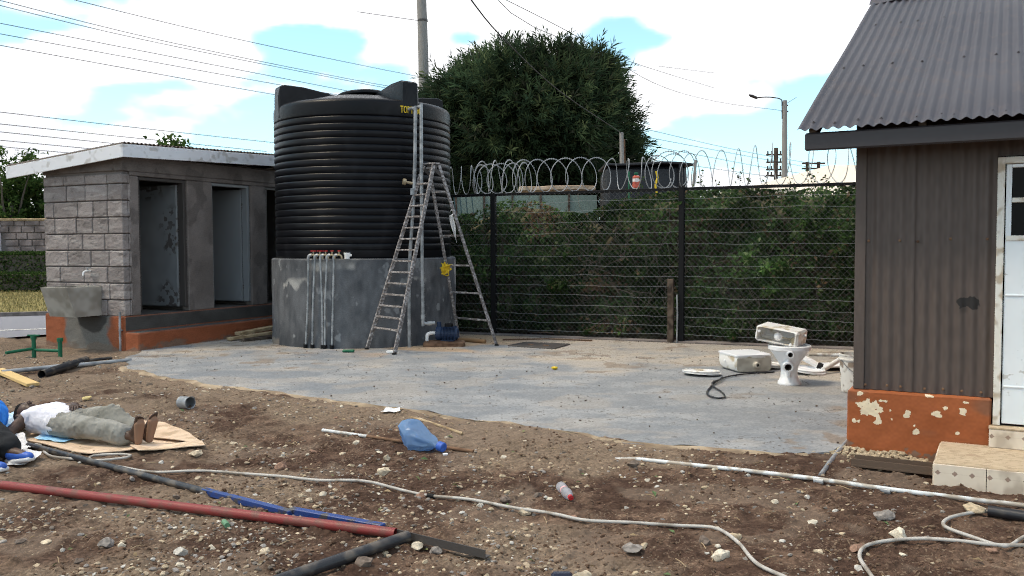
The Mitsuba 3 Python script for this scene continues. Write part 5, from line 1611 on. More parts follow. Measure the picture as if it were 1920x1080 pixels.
# head, lying on its back and tipped a little: skull, jaw, nose, brow, ears
hd_ = J['head']
segs += [[(hd_ + HU * .02, .088), (hd_ + V(0, 0, .03), .082)], [(hd_ + HU * .03, .088), (hd_ + HU * .055 + V(0, 0, -.01), .078)], [(hd_ + V(0, 0, .045) + HU * -.035, .058), (hd_ + HU * -.095 + V(0, 0, .045), .036)],
         [(hd_ + HU * .0 + V(0, 0, .095), .016), (hd_ + HU * -.035 + V(0, 0, .122), .013)], [(hd_ + HU * -.04 + V(0, 0, .108) + HV * .012, .011), (hd_ + HU * -.04 + V(0, 0, .108) - HV * .012, .011)],
         [(hd_ + HU * .02 + V(0, 0, .093) + HV * .035, .014), (hd_ + HU * .02 + V(0, 0, .093) - HV * .035, .014)], [(hd_ + HU * -.07 + V(0, 0, .092) + HV * .02, .010), (hd_ + HU * -.07 + V(0, 0, .092) - HV * .02, .010)],
         [(hd_ + HV * .088 + HU * .015, .016), (hd_ + HV * .092 + HU * -.03, .010)], [(hd_ - HV * .088 + HU * .015, .016), (hd_ - HV * .092 + HU * -.03, .010)]]
segs += fN + fF
segs += hand(J['wrN'], HU * .9 - HV * .25 + V(0, 0, .02), V(0, 0, 1), -1, .5)
segs += hand(J['wrF'], unit(J['wrF'] - J['elF']) + V(0, 0, -.15), V(0, 0, 1), 1, .5)
part(pm_, 'body', fit(chain(segs, .013, 5)), 'm_skin', smooth=True)
for h_, b_ in ((heelN, ballN), (heelF, ballF)):
    part(pm_, 'sole', fit(chain([[(h_ - HU * .010 + V(0, 0, -.004), .033), (b_ - HU * .010 + HV * .024, .026), (b_ - HU * .010 - HV * .024, .026)], [(b_ - HU * .010 + HV * .024, .024), (b_ - HU * .010 - HV * .024, .024), (b_ - HU * .001 + HV * .012 + V(0, 0, .04), .016), (b_ - HU * .001 - HV * .02 + V(0, 0, .045), .016)]], .012, 4)), 'm_sole', smooth=True, label='pale bare sole')
part(pm_, 'hair', fit(chain([[(hd_ + HU * .035 + V(0, 0, -.012), .094), (hd_ + HU * .05 + V(0, 0, .035), .072)], [(hd_ + HU * .03 + V(0, 0, -.02), .092), (hd_ + HU * .0 + V(0, 0, -.03), .085)]], .014, 3)), 'm_hair', smooth=True)
shirt = chain([[(hq(.95, .09, .115), .100), (hq(.95, -.09, .115), .100), (hq(1.06, .085, .118), .104), (hq(1.06, -.085, .118), .104)], [(hq(1.06, .085, .118), .104), (hq(1.06, -.085, .118), .104), (hq(1.21, .10, .135), .112), (hq(1.21, -.10, .135), .112)],
               [(hq(1.21, .10, .135), .112), (hq(1.21, -.10, .135), .112), (hq(1.28, .12, .14), .080), (hq(1.29, -.14, .155), .080)], [(hq(1.29, -.14, .155), .074), (hq(1.25, -.20, .17), .060)],
               [(hq(1.28, .06, .13), .08), (hq(1.28, -.06, .13), .08), (hq(1.37, 0, .13), .058)]], .014, 4)
part(pm_, 't_shirt', fit(folds(folds(shirt, .034, 10, 3, (1, 1, .6)), .012, 26, 13)), 'm_white_shirt', smooth=True)
trs = chain([[(hq(.955, .095, .11), .094), (hq(.955, -.095, .11), .094), (J['hipN'], .103), (J['hipF'], .103)], [(J['hipN'], .104), (J['kneeN'], .086)], [(J['kneeN'], .086), (hq(.32, .105, .105), .088)], [(hq(.32, .105, .105), .088), (hq(.20, .09, .090), .084), (hq(.185, .075, .07), .078)],
             [(J['hipF'], .103), (J['kneeF'], .088)], [(J['kneeF'], .094), (hq(.32, -.045, .135), .084)], [(hq(.32, -.045, .135), .084), (hq(.185, -.03, .10), .08)], [(J['hipN'], .1), (J['hipF'], .1), (hq(.74, .0, .10), .09)]], .011, 4)
part(pm_, 'trousers', fit(folds(folds(trs, .034, 8, 8, (1.6, .8, 1)), .012, 22, 18, (1.6, .7, 1))), 'm_trousers', smooth=True)
part(pm_, 'waistband', fit(chain([[(hq(.985, .085, .118), .102), (hq(.985, -.085, .118), .102), (hq(.965, .09, .115), .102), (hq(.965, -.09, .115), .102)]], .02, 2)), 'm_black_cloth', smooth=True)

# second person, mostly beyond the frame
p2 = thing('person', 'person in blue top and black trousers slumped at the picture edge, one shoe showing', 'person')
q2 = dict(hip=V(-4.22, 6.70, .14), hip2=V(-4.20, 6.56, .16), kn=V(-4.00, 6.62, .30), an=V(-3.60, 6.33, .085), kn2=V(-4.02, 6.36, .17), an2=V(-3.66, 6.10, .07), ch=V(-4.14, 7.00, .20), sh=V(-4.28, 7.25, .24), sh2=V(-4.42, 7.02, .22), hd=V(-4.42, 7.42, .26))
for k_ in q2: q2[k_] = q2[k_] + (V(-.07, -.02, 0) if 'an' not in k_ else V(0, -.02, 0))
shoe_dir = unit(V(.14, -.045, .02))
segs = [[(q2['hip'], .10), (q2['hip2'], .10), (q2['ch'], .12), (q2['ch'] + V(-.12, -.06, 0), .12)], [(q2['ch'], .12), (q2['ch'] + V(-.12, -.06, 0), .12), (q2['sh'], .08), (q2['sh2'], .08)], [(q2['sh'], .06), (q2['hd'] + V(.03, -.04, 0), .06)], [(q2['hd'], .09), (q2['hd'] + V(-.02, .05, .02), .085)],
        [(q2['hip'], .085), (q2['kn'], .06)], [(q2['kn'], .058), (q2['an'], .04)], [(q2['hip2'], .085), (q2['kn2'], .06)], [(q2['kn2'], .058), (q2['an2'], .04)], [(q2['an'], .04), (q2['an'] + shoe_dir * .11 + V(0, 0, -.03), .03)], [(q2['an2'], .04), (q2['an2'] + shoe_dir * .10 + V(0, 0, -.03), .03)],
        [(q2['sh'], .055), (V(-4.5, 7.3, .08), .04)], [(V(-4.5, 7.3, .08), .04), (V(-4.62, 7.1, .05), .03)], [(q2['sh2'], .055), (V(-4.55, 6.8, .12), .04)], [(V(-4.55, 6.8, .12), .04), (V(-4.4, 6.6, .1), .03)]]
segs += hand(V(-4.62, 7.1, .05), V(-.4, -.6, -.05), V(0, 0, 1), 1, .4) + hand(V(-4.4, 6.6, .1), V(.6, -.5, -.1), V(0, 0, 1), -1, .4)
part(p2, 'body', chain(segs, .02, 4), 'm_skin', smooth=True)
part(p2, 'hair', chain([[(q2['hd'] + V(-.03, .03, .03), .092), (q2['hd'] + V(-.03, .07, .02), .085)]], .02, 2), 'm_hair', smooth=True)
tops = chain([[(V(-4.18, 6.88, .185), .165), (V(-4.28, 6.78, .18), .16), (q2['ch'] + V(.0, .06, 0), .155)], [(q2['ch'], .15), (q2['sh'], .095), (q2['sh2'], .095)], [(q2['sh'], .075), (V(-4.4, 7.28, .14), .06)], [(q2['sh2'], .075), (V(-4.5, 6.9, .16), .06)]], .018, 4)
part(p2, 'top', folds(tops, .022, 10, 5), 'm_blue_shirt', smooth=True)
tr2 = chain([[(q2['hip'], .125), (q2['hip2'], .125)], [(q2['hip'], .12), (q2['kn'], .10)], [(q2['kn'], .10), (q2['an'] + V(-.05, .04, .03), .082)], [(q2['hip2'], .12), (q2['kn2'], .10)], [(q2['kn2'], .10), (q2['an2'] + V(-.04, .03, .02), .08)]], .018, 4)
part(p2, 'trousers', folds(tr2, .028, 10, 7), 'm_black_cloth', smooth=True)
for an in (q2['an'], q2['an2']):
    sd = np.cross([0, 0, 1], shoe_dir)
    sh__ = chain([[(an + V(0, 0, -.02), .046), (an + shoe_dir * .07 + V(0, 0, -.035), .040)], [(an + shoe_dir * .07 + V(0, 0, -.035), .040), (an + shoe_dir * .155 + V(0, 0, -.045), .034)]], .012, 3)
    s_ = part(p2, 'shoe', sh__, 'm_blue', smooth=True, label='blue shoe with a pale sole')
    part(s_, 'sole', chain([[(an - shoe_dir * .045 + V(0, 0, -.062), .018), (an + shoe_dir * .05 + sd * .028 + V(0, 0, -.064), .018), (an + shoe_dir * .05 - sd * .028 + V(0, 0, -.064), .018), (an + shoe_dir * .17 + sd * .02 + V(0, 0, -.06), .018), (an + shoe_dir * .17 - sd * .02 + V(0, 0, -.06), .018)]], .012, 2), 'm_pale_cloth', smooth=True)


def sheet(pts, lift, wave, seed, n=28):
    """crumpled sheet between four corner points"""
    a, b, c, d = [V(*p, 0) if len(p) == 2 else V(*p) for p in pts]
    u, w = np.meshgrid(np.linspace(0, 1, n), np.linspace(0, 1, n), indexing='ij')
    P = (a * ((1 - u) * (1 - w))[..., None] + b * (u * (1 - w))[..., None] + c * (u * w)[..., None] + d * ((1 - u) * w)[..., None])
    k = meshkit.fbm(P * np.array([7, 7, 3]) + seed, 3, seed)
    edge = (meshkit.fbm(P * 14 + seed * 3, 2, seed) - .5) * .05
    P[..., 2] += ground_z(P[..., 0], P[..., 1]) + lift + np.abs(k - .5) * 2 * wave
    P[..., 0] += edge
    return grid_sheet(P)


def board(pts, z, thick, seed, m='m_card'):
    pg_ = Polygon(pts)
    q = trimesh.creation.extrude_polygon(pg_, thick, engine='earcut')
    q = q.subdivide().subdivide().subdivide()
    v = np.array(q.vertices)
    v[:, 2] += z + (meshkit.fbm(np.column_stack([v[:, :2] * 3, 0 * v[:, 0] + seed]), 2, seed) - .5) * .03
    q.vertices = v
    return q


single('cardboard_sheet', board([(-3.75, 6.92), (-3.13, 6.52), (-2.80, 6.72), (-2.62, 7.02), (-2.98, 7.58), (-4.25, 7.90), (-4.45, 7.35)], .012, .007, 1), 'm_card', 'large flattened cardboard box under the sleeping person', 'cardboard')
single('cardboard_sheet', board([(-3.02, 7.10), (-2.40, 6.83), (-2.62, 7.14), (-3.02, 7.62), (-3.5, 7.82)], .027, .006, 2), 'm_card', 'cardboard flap spread beyond the bare feet', 'cardboard')
single('cardboard_sheet', board([(-2.93, 6.72), (-2.79, 6.55), (-2.36, 6.73), (-2.44, 6.90)], .030, .006, 3), 'm_card', 'small torn cardboard strip below the soles', 'cardboard')
single('paper_sheet', sheet([(-3.80, 6.98, .02), (-3.50, 6.86, .02), (-3.45, 7.05, .02), (-3.80, 7.2, .03)], .012, .012, 3), 'm_lightblue_cloth', 'pale sheet under the hip of the sleeping person', 'sheet', smooth=True)
single('head_cloth', sheet([(-4.22, 7.18, .03), (-3.98, 7.12, .02), (-4.12, 7.62, .12), (-4.40, 7.62, .10)], .02, .07, 5), 'm_lightblue_cloth', 'light blue and white cloth bunched by the head of the sleeper', 'cloth', smooth=True)
single('white_plastic_sheet', sheet([(-4.05, 6.98, .02), (-3.90, 7.02, .03), (-3.68, 6.70, .0), (-3.70, 6.50, .0)], .015, .045, 6), 'm_pale_cloth', 'crumpled white plastic sheet beside the black trouser leg', 'sheet', smooth=True)
single('white_scrap', sheet([(-3.66, 6.50, .02), (-3.48, 6.47, .02), (-3.43, 6.27, .0), (-3.60, 6.22, .0)], .02, .05, 7), 'm_pale_cloth', 'white scrap of cloth under the blue shoe', 'cloth', smooth=True)
mat('m_orange_plastic', (.55, .12, .03), .5, .4)
single('orange_scrap', rough(trimesh.creation.icosphere(subdivisions=3, radius=.026).apply_transform(np.diag([1, .8, .9, 1])).apply_translation((-3.83, 6.73, .085)), .012, 30), 'm_orange_plastic', 'orange red bundle on the white plastic sheet', 'bundle', smooth=True)
mat('m_joist', paint((.075, .052, .038), (.14, .10, .075), 14), .85, .2)
mat('m_pinklabel', (.72, .40, .42), .5, .3)
mat('m_navy', (.01, .012, .03), .3, .5)
mat('m_green_pale', (.10, .22, .12), .5, .4)
mat('m_wood_y', cloth_fn((.55, .42, .16), (.66, .56, .3), 12), .9, .1)
mat('m_rust_wood', cloth_fn((.25, .14, .07), (.36, .22, .12), 14), .9, .15)
mat('m_wood_y2', cloth_fn((.45, .31, .13), (.58, .42, .2), 8), .85, .2)
# ------------------------------------------------------------------ pipes, hoses and litter on the earth
single('grey_hose', tube(onground(spline([(-3.745, 6.888), (-3.683, 6.849), (-3.516, 6.596), (-3.344, 6.425), (-3.076, 6.354), (-2.888, 6.366), (-2.80, 6.413), (-2.849, 6.48), (-3.047, 6.501), (-3.103, 6.436), (-2.988, 6.289), (-2.778, 6.162), (-2.412, 5.993), (-1.93, 5.97), (-1.407, 5.754), (-1.106, 5.645), (-0.893, 5.603),
       (-0.531, 5.379), (-0.197, 5.204), (0.116, 5.041), (0.265, 4.958), (0.41, 4.877), (0.698, 4.816), (0.98, 4.756), (1.095, 4.691), (1.151, 4.461), (1.167, 4.173), (1.256, 3.97), (1.45, 3.6)], .03), .009), .0095, 10), 'm_hose', 'long grey garden hose running from the cardboard across the earth', 'hose', smooth=True)
single('hose_joint', tube(onground([(-0.525, 5.376), (-0.50, 5.364), (-0.48, 5.353)], .010), .0145, 10), 'm_black_paint', 'black tape joint round the long grey hose', 'joint')
single('coiled_hose', tube(onground(spline([(2.714, 4.97), (2.56, 4.923), (2.408, 4.829), (2.311, 4.701), (2.289, 4.587), (2.336, 4.461), (2.411, 4.349), (2.48, 4.36), (2.62, 4.50), (2.85, 4.70)], .03), .016), .0095, 10), 'm_hose', 'grey hose bending back from the black pipe end', 'hose', smooth=True)
single('looped_hose', tube(onground(spline([(1.60, 3.6), (1.641, 3.902), (1.658, 4.063), (1.696, 4.275), (1.783, 4.427), (1.912, 4.49), (2.072, 4.48), (2.249, 4.397), (2.384, 4.348), (2.551, 4.361), (2.9, 4.38)], .03), .009), .0095, 10), 'm_hose', 'grey hose curving out of the bottom edge toward the steps', 'hose', smooth=True)
rpz = lambda x, y, l: (x, y, max(gz(x, y), -.01) + l)
rp_ = thing('red_pipe', 'long dull red steel pipe lying across the earth', 'pipe')
part(rp_, 'tube', pipe((-4.4, 6.036, .034), (-.618, 4.60, .040), .027, .004, 24), 'm_redpipe', smooth=40)
bp = thing('frame_rail', 'dark steel tube with blue painted lengths under the red pipe', 'tube')
part(bp, 'dark_length', pipe((-3.75, 6.80, .025), (-1.885, 5.432, .028), .022, .003, 18), 'm_blackpipe', smooth=40)
part(bp, 'blue_length', bar((-1.93, 5.468, .028), (-1.262, 4.988, .028), .040, .040, bevel=.004), 'm_bluetube')
part(bp, 'blue_length', bar((-1.275, 5.030, .030), (-.70, 4.715, .030), .046, .046, bevel=.004), 'm_bluetube')
single('black_pipe', pipe((-1.30, 3.66, .040), (-.548, 4.530, .046), .030, .004, 24), 'm_blackpipe', 'short thick black pipe whose end meets the red pipe', 'pipe', smooth=40)
an_ = thing('angle_bar', 'dark steel angle bar reaching out past the end of the red pipe', 'bar')
a0, a1 = V(-.60, 4.625, .018), V(-.125, 4.298, .018)
part(an_, 'flange', cat([bar(a0, a1, .045, .005), bar(a0 + V(-.012, -.020, .02), a1 + V(-.012, -.020, .02), .005, .042)]), 'm_steel_dark')
pv = thing('water_pipe', 'long white plastic water pipe half buried in front of the kiosk steps', 'pipe')
pts = spline([(.60, 6.45), (.785, 6.349), (1.2, 6.118), (1.6, 5.893), (1.978, 5.671), (2.312, 5.439), (2.65, 5.262), (2.996, 5.079), (3.6, 4.76)], .06)
gzz = onground(pts, .0)[:, 2]
zz = gzz + np.interp(pts[:, 0], [.6, .9, 1.5, 3.6], [-.05, -.002, .006, .008])
part(pv, 'tube', tube(np.column_stack([pts[:, :2], zz + .004]), .0145, 12), 'm_pvc', smooth=50)
for (x, y) in ((1.978, 5.671), (2.312, 5.439)):
    d = unit(V(.85, -.52, 0))
    part(pv, 'coupling', rod(V(x, y, .017) - d * .03, V(x, y, .017) + d * .03, .023, 14), 'm_galv')
single('branch_pipe', tube(spline([(2.60, 6.80, .035), (2.30, 6.28, .03), (2.03, 5.79, .022)], .1), .015, 10), 'm_galv', 'thin grey pipe from the kiosk corner to the white water pipe', 'pipe', smooth=50)
bpl = thing('black_joist', 'dark steel channel lying at the foot of the orange base wall', 'channel')
part(bpl, 'web', cat([bar((2.36, 6.09, .03), (2.80, 5.84, .03), .16, .012), bar((2.325, 6.03, .05), (2.765, 5.78, .05), .01, .05), bar((2.395, 6.15, .05), (2.835, 5.90, .05), .01, .05)]), 'm_joist')
single('black_pipe_end', pipe((2.69, 4.955, .035), (3.3, 4.52, .035), .030, .004, 20), 'm_blackpipe', 'black pipe end by the loop of grey hose below the steps', 'pipe', smooth=40)
# water bottle
jg = thing('water_bottle', 'crumpled blue twenty litre water bottle lying on a thin pipe', 'bottle')
prof = [(0, 0), (.10, .004), (.122, .02), (.134, .06), (.140, .10), (.138, .14), (.130, .18), (.115, .22), (.092, .262), (.066, .30), (.043, .328), (.033, .345), (.031, .36), (.031, .41), (.029, .412)]
pr_ = []
for (a0_, b0_), (a1_, b1_) in zip(prof[:-1], prof[1:]):
    pr_ += [(a0_ + (a1_ - a0_) * t_, b0_ + (b1_ - b0_) * t_) for t_ in np.linspace(0, 1, 5)[:-1]]
jm = lathe(pr_ + [prof[-1]], 96)
v = np.array(jm.vertices)
v = v * np.array([1, .86, 1])
rj = np.random.default_rng(12)
for _ in range(7):                            # dents: flats knocked into the thin wall
    nj = unit(rj.normal(size=3) * V(1, 1, .5))
    cj = V(0, 0, rj.uniform(.03, .2))
    dj = rj.uniform(.104, .124)
    kj = (v - cj) @ nj
    v = v - (np.maximum(kj - dj, 0) * 1.25)[:, None] * nj
th_ = np.arctan2(v[:, 1], v[:, 0])
gather = np.clip((v[:, 2] - .16) / .08, 0, 1) * np.clip((.335 - v[:, 2]) / .05, 0, 1)
v[:, :2] *= (1 + .07 * np.sin(th_ * 11 + 4 * meshkit.fbm(v * 6, 2, 3)) * gather)[:, None]
v += (np.stack([meshkit.fbm(v * 24 + 9 * k_, 3, k_) for k_ in range(3)], -1) - .5) * .016 * np.clip(np.hypot(v[:, 0], v[:, 1]) / .05 - .7, 0, 1)[:, None]
jm.vertices = v
JM = along((-.84, 6.80, .118), (-.53, 6.545, .052))
part(jg, 'body', put(jm, JM), 'm_jug', smooth=True)
part(jg, 'cap', put(lathe([(.033, .375), (.036, .378), (.036, .425), (.03, .43), (0, .43)], 24), JM), 'm_blue')
single('bottle_top', put(lathe([(0, 0), (.018, 0), (.02, .012), (0, .014)], 16), frame((-.50, 6.50, gz(-.5, 6.5) + .006))), 'm_white_plastic', 'tiny white bottle top beside the mouth of the blue bottle', 'bottle top')
rd_ = thing('thin_rod', 'thin pipe, half white and half muddy, under the blue bottle', 'pipe')
part(rd_, 'white_end', rod((-1.575, 7.278, .03), (-1.17, 7.055, .024), .0135, 10), 'm_pvc')
part(rd_, 'muddy_end', rod((-1.17, 7.055, .024), (-.295, 6.552, .016), .0125, 10), 'm_rust')
single('stick', tube(spline([(-1.03, 8.0, .02), (-.72, 7.58, .03), (-.41, 7.15, .022)], .1), .012, 7), 'm_wood', 'straight pale stick behind the blue bottle', 'stick')
single('white_rag', sheet([(-1.20, 8.0, 0), (-1.02, 7.96, 0), (-1.0, 8.10, .01), (-1.17, 8.12, 0)], .012, .05, 11, 14), 'm_pale_cloth', 'scrap of white rag at the rim of the apron', 'rag', smooth=True)
# small drinks bottle
sb = thing('drink_bottle', 'small clear plastic bottle with a red cap on the earth', 'bottle')
prof = [(0, 0), (.028, 0), (.032, .006), (.032, .06), (.027, .075), (.026, .095), (.031, .115), (.032, .155), (.028, .18), (.016, .205), (.0125, .215), (.0125, .225)]
SM = along((.300, 5.52, gz(.30, 5.52) + .034), (.352, 5.28, gz(.352, 5.28) + .026))
part(sb, 'body', put(lathe(prof, 32), SM), 'm_bottle', smooth=True)
part(sb, 'cap', put(lathe([(.0145, .213), (.0155, .215), (.0155, .238), (0, .240)], 20), SM), 'm_red')
part(sb, 'sleeve', put(lathe([(.0268, .076), (.0274, .096)], 24), SM), 'm_pinklabel')
# tin, phone, leaf bits
tn = thing('paint_tin', 'battered grey tin lying on its side on the earth', 'tin')
TMn = along((-3.19, 8.48, gz(-3.2, 8.45) + .053), (-3.07, 8.395, gz(-3.1, 8.4) + .062))
part(tn, 'body', put(lathe([(.0, .004), (.078, .004), (.08, 0), (.083, .004), (.08, .01), (.08, .09), (.083, .095), (.08, .10), (.08, .192), (.084, .197), (.080, .20), (.074, .197), (.075, .19), (.074, .02), (0, .018)], 40), TMn @ np.diag([.72, .72, .72, 1])), 'm_galv', smooth=35)
part(tn, 'wire_handle', put(tube(spline([(.08, 0, .17), (.06, .06, .21), (0, .085, .22), (-.06, .06, .21), (-.08, 0, .17)], .02), .003, 6), TMn @ np.diag([.72, .72, .72, 1])), 'm_wire')
single('dark_clod', box((.228, 4.105, gz(.228, 4.105) + .016), (.10, .05, .03), .012), 'm_navy', 'small dark navy plastic piece near the bottom edge', 'plastic piece')
single('green_offcut', tube(onground([(-1.60, 4.84), (-1.575, 4.80), (-1.56, 4.77)], .016), .016, 12), 'm_green_pale', 'small green plastic pipe offcut beyond the red pipe end', 'offcut')
single('green_tray', rough(box((-2.33, 12.56, SZ + .02), (.17, .09, .035), .012).subdivide().subdivide(), .006, 20), 'm_green', 'small green plastic dish at the foot of the plinth', 'dish')
single('white_block', box((-1.72, 12.42, SZ + .02), (.10, .05, .035), .006), 'm_white_plastic', 'small white block beside the ladder foot', 'block')
single('yellow_crumb', rough(trimesh.creation.icosphere(subdivisions=2, radius=.035).apply_transform(np.diag([1.2, .8, .6, 1])).apply_translation((.515, 10.70, SZ + .02)), .012, 30), 'm_yellow', 'bright yellow scrap alone on the grey apron', 'scrap')
single('yellow_lump', stone_mesh((-4.30, 8.90, gz(-4.3, 8.9) + .02), .045, 8, 2), 'm_wood_y', 'yellowish lump of stone behind the sleeping person', 'stone')
single('clay_root', tube(spline([(-.84, 14.0, SZ + .02), (-.62, 13.78, SZ + .03), (-.42, 13.62, SZ + .03)], .05), .032, 9), 'm_rust_wood', 'brown length of wood between the back feet of the ladder', 'wood', smooth=True)
single('iron_bar', tube([(-.15, 14.05, SZ + .01), (.55, 14.15, SZ + .01), (1.25, 13.85, SZ + .01)], .012, 8), 'm_rust', 'thin rusty bar along the fence kerb', 'bar')
# offcuts beside the plinth
for i, (a, b, w, h, lab) in enumerate((((-4.48, 14.42, .13), (-3.98, 15.15, .19), .16, .05, 'upper plank of the timber offcuts by the tank plinth'), ((-4.55, 14.15, .075), (-3.97, 14.75, .12), .11, .045, 'plank leaning across the timber offcuts by the plinth'), ((-4.30, 14.05, .062), (-3.93, 14.55, .062), .09, .04, 'lowest dark plank of the timber offcuts by the plinth'))):
    single('timber_offcut', bar(a, b, w, h, bevel=.004), ('m_wood', 'm_wood', 'm_old_wood')[i], lab, 'plank', 'timber offcuts by the plinth')
single('kerb_stone', rough(box((-4.05, 15.6, .14), (.55, .22, .22), .02).subdivide().subdivide().subdivide(), .012, 9), 'm_plaster', 'rough grey kerb stone behind the timber offcuts', 'stone')
# left: boards and pipes, green garden fittings
single('yellow_board', bar((-6.35, 10.88, .05), (-5.31, 9.76, .035), .13, .035, bevel=.003), 'm_wood_y2', 'clean yellow board lying at the picture edge', 'board')
for a, b, rr, lab in (((-6.15, 10.62, .055), (-5.60, 11.20, .06), .028, 'grey steel pipe lying in front of the latrine base'), ((-5.66, 11.15, .05), (-5.10, 11.80, .045), .028, 'second grey steel pipe, laid end to end near the apron'), ((-5.58, 10.45, .05), (-5.58, 11.55, .08), .05, 'dark stout pipe crossing under the grey steel pipes'), ((-5.75, 11.3, .07), (-5.45, 12.0, .05), .02, 'thin dark blue pipe beside the grey steel pipes')):
    single('loose_pipe', pipe(a, b, rr, .004, 14), 'm_galv' if 'grey steel pipe ' in lab and 'dark' not in lab or 'second' in lab else 'm_blackpipe', lab, 'pipe', 'loose pipes in front of the latrine', smooth=40)
gt = thing('green_standpipe', 'green plastic garden tap fittings on short legs beside the latrine base', 'fitting')
for i, (x, y, h) in enumerate(((-6.80, 12.55, .25), (-6.36, 12.42, .23))):
    part(gt, 'upright', rod((x, y, -.02), (x, y, h), .028, 12), 'm_green')
    part(gt, 'cap', rod((x, y, h), (x, y, h + .05), .04, 12), 'm_green')
part(gt, 'crossbar', rod((-6.80, 12.55, .10), (-6.36, 12.42, .10), .022, 10), 'm_green')
part(gt, 'spur', rod((-6.80, 12.55, .12), (-7.0, 12.2, .10), .022, 10), 'm_green')
part(gt, 'handle', bar((-6.88, 12.55, .31), (-6.70, 12.52, .31), .03, .02), 'm_green')
# ------------------------------------------------------------------ stones and crumbs
PALE = [(.42, .34, .235), (.50, .42, .31), (.36, .29, .21), (.46, .44, .40), (.55, .5, .42)]
GREY = [(.20, .18, .16), (.25, .23, .215), (.15, .125, .105)]
r = np.random.default_rng(99)
NAMED = [(-2.325, 6.45, .058, (.50, .38, .19), 'yellow stone lying apart from the cardboard corner'), (-.875, 5.90, .072, (.50, .40, .25), 'large pale yellow stone above the hose'),
         (-1.60, 6.05, .06, GREY[0], 'dark grey stone partly sunk above the hose'), (.60, 4.36, .062, GREY[1], 'flat grey stone at the bottom near the green leaf'), (.66, 4.44, .034, (.46, .36, .2), 'round tan stone touching the flat grey stone'),
         (.99, 4.50, .048, (.20, .13, .1), 'brown stone inside the bend of the hose'), (1.02, 4.30, .058, (.58, .5, .37), 'bright pale stone left of the hose end'), (1.74, 4.42, .06, (.30, .2, .13), 'tan angular stone by the looped hose'),
         (2.07, 4.90, .066, (.30, .26, .22), 'round grey brown stone below the white water pipe'), (2.0, 4.55, .06, (.60, .52, .38), 'flat cream stone between the two hoses'), (-.50, 4.50, .052, (.55, .48, .34), 'cream stone tucked in the corner of pipe and angle bar'),
         (-.40, 4.44, .045, GREY[1], 'grey stone under the dark angle bar'), (2.62, 4.98, .07, (.34, .31, .28), 'grey stone by the black pipe end below the steps'), (2.95, 4.92, .075, (.50, .40, .26), 'tan stone on the white water pipe at the picture edge'),
         (-2.10, 4.52, .058, GREY[1], 'grey stone below the red pipe middle'), (-1.66, 4.36, .05, (.44, .42, .36), 'pale stone with a flat top near the bottom edge'), (.07, 5.08, .05, (.48, .40, .30), 'pale stone just in front of the hose'), (.31, 3.98, .06, (.52, .44, .32), 'pale stone at the bottom edge by the navy plastic'),
         (-.05, 5.28, .045, (.20, .11, .085), 'reddish brown stone beyond the hose'), (.83, 6.02, .07, (.05, .042, .036), 'dark clod by the buried end of the water pipe'), (-3.05, 4.9, .05, (.48, .42, .34), 'pale stone left of the red pipe at the bottom'), (-.72, 4.22, .055, GREY[2], 'brown grey stone under the black pipe')]
STONES = [(.40, .325, .225), (.50, .42, .31), (.44, .42, .38), (.56, .50, .40), (.25, .225, .205), (.15, .12, .10), (.24, .15, .11)]
taken = []
for i, (x, y, s, c, lab) in enumerate(NAMED):
    m = stone_mesh((x, y, gz(x, y) + s * .28), s * .9, 200 + i, 3)
    single('stone', m, f'm_stone_{int(np.argmin([np.abs(np.array(q) - c).sum() for q in STONES]))}', lab, 'stone', 'larger stones on the earth')
    taken.append((x, y))
n_ = 0
while n_ < 130:
    d = 3.95 + 5.2 * r.uniform() ** 1.3
    x = r.uniform(-.62, .62) * d
    if slab_poly.contains(Point(x, d)) or slab_poly.distance(Point(x, d)) < .08: continue
    if x > 2.2 and d > 5.4: continue
    if -4.3 < x < -2.4 and 6.4 < d < 7.9: continue
    if x > .2 and r.uniform() < .55: continue
    s = r.uniform(.016, .034) * (1 + .5 * (r.uniform() < .1))
    m = stone_mesh((x, d, gz(x, d) + s * .08), s, 500 + n_, 2)
    pale = r.uniform() < .68
    k_ = int(r.integers(0, 4)) if pale else int(r.integers(4, 7))
    single('small_stone' if pale else 'dark_stone', m, f'm_stone_{k_}', 'one of the small pale stones lying loose on the brown earth' if pale else 'one of the small dark stones half sunk in the brown earth', 'stone', 'small pale loose stones' if pale else 'small dark loose stones')
    n_ += 1


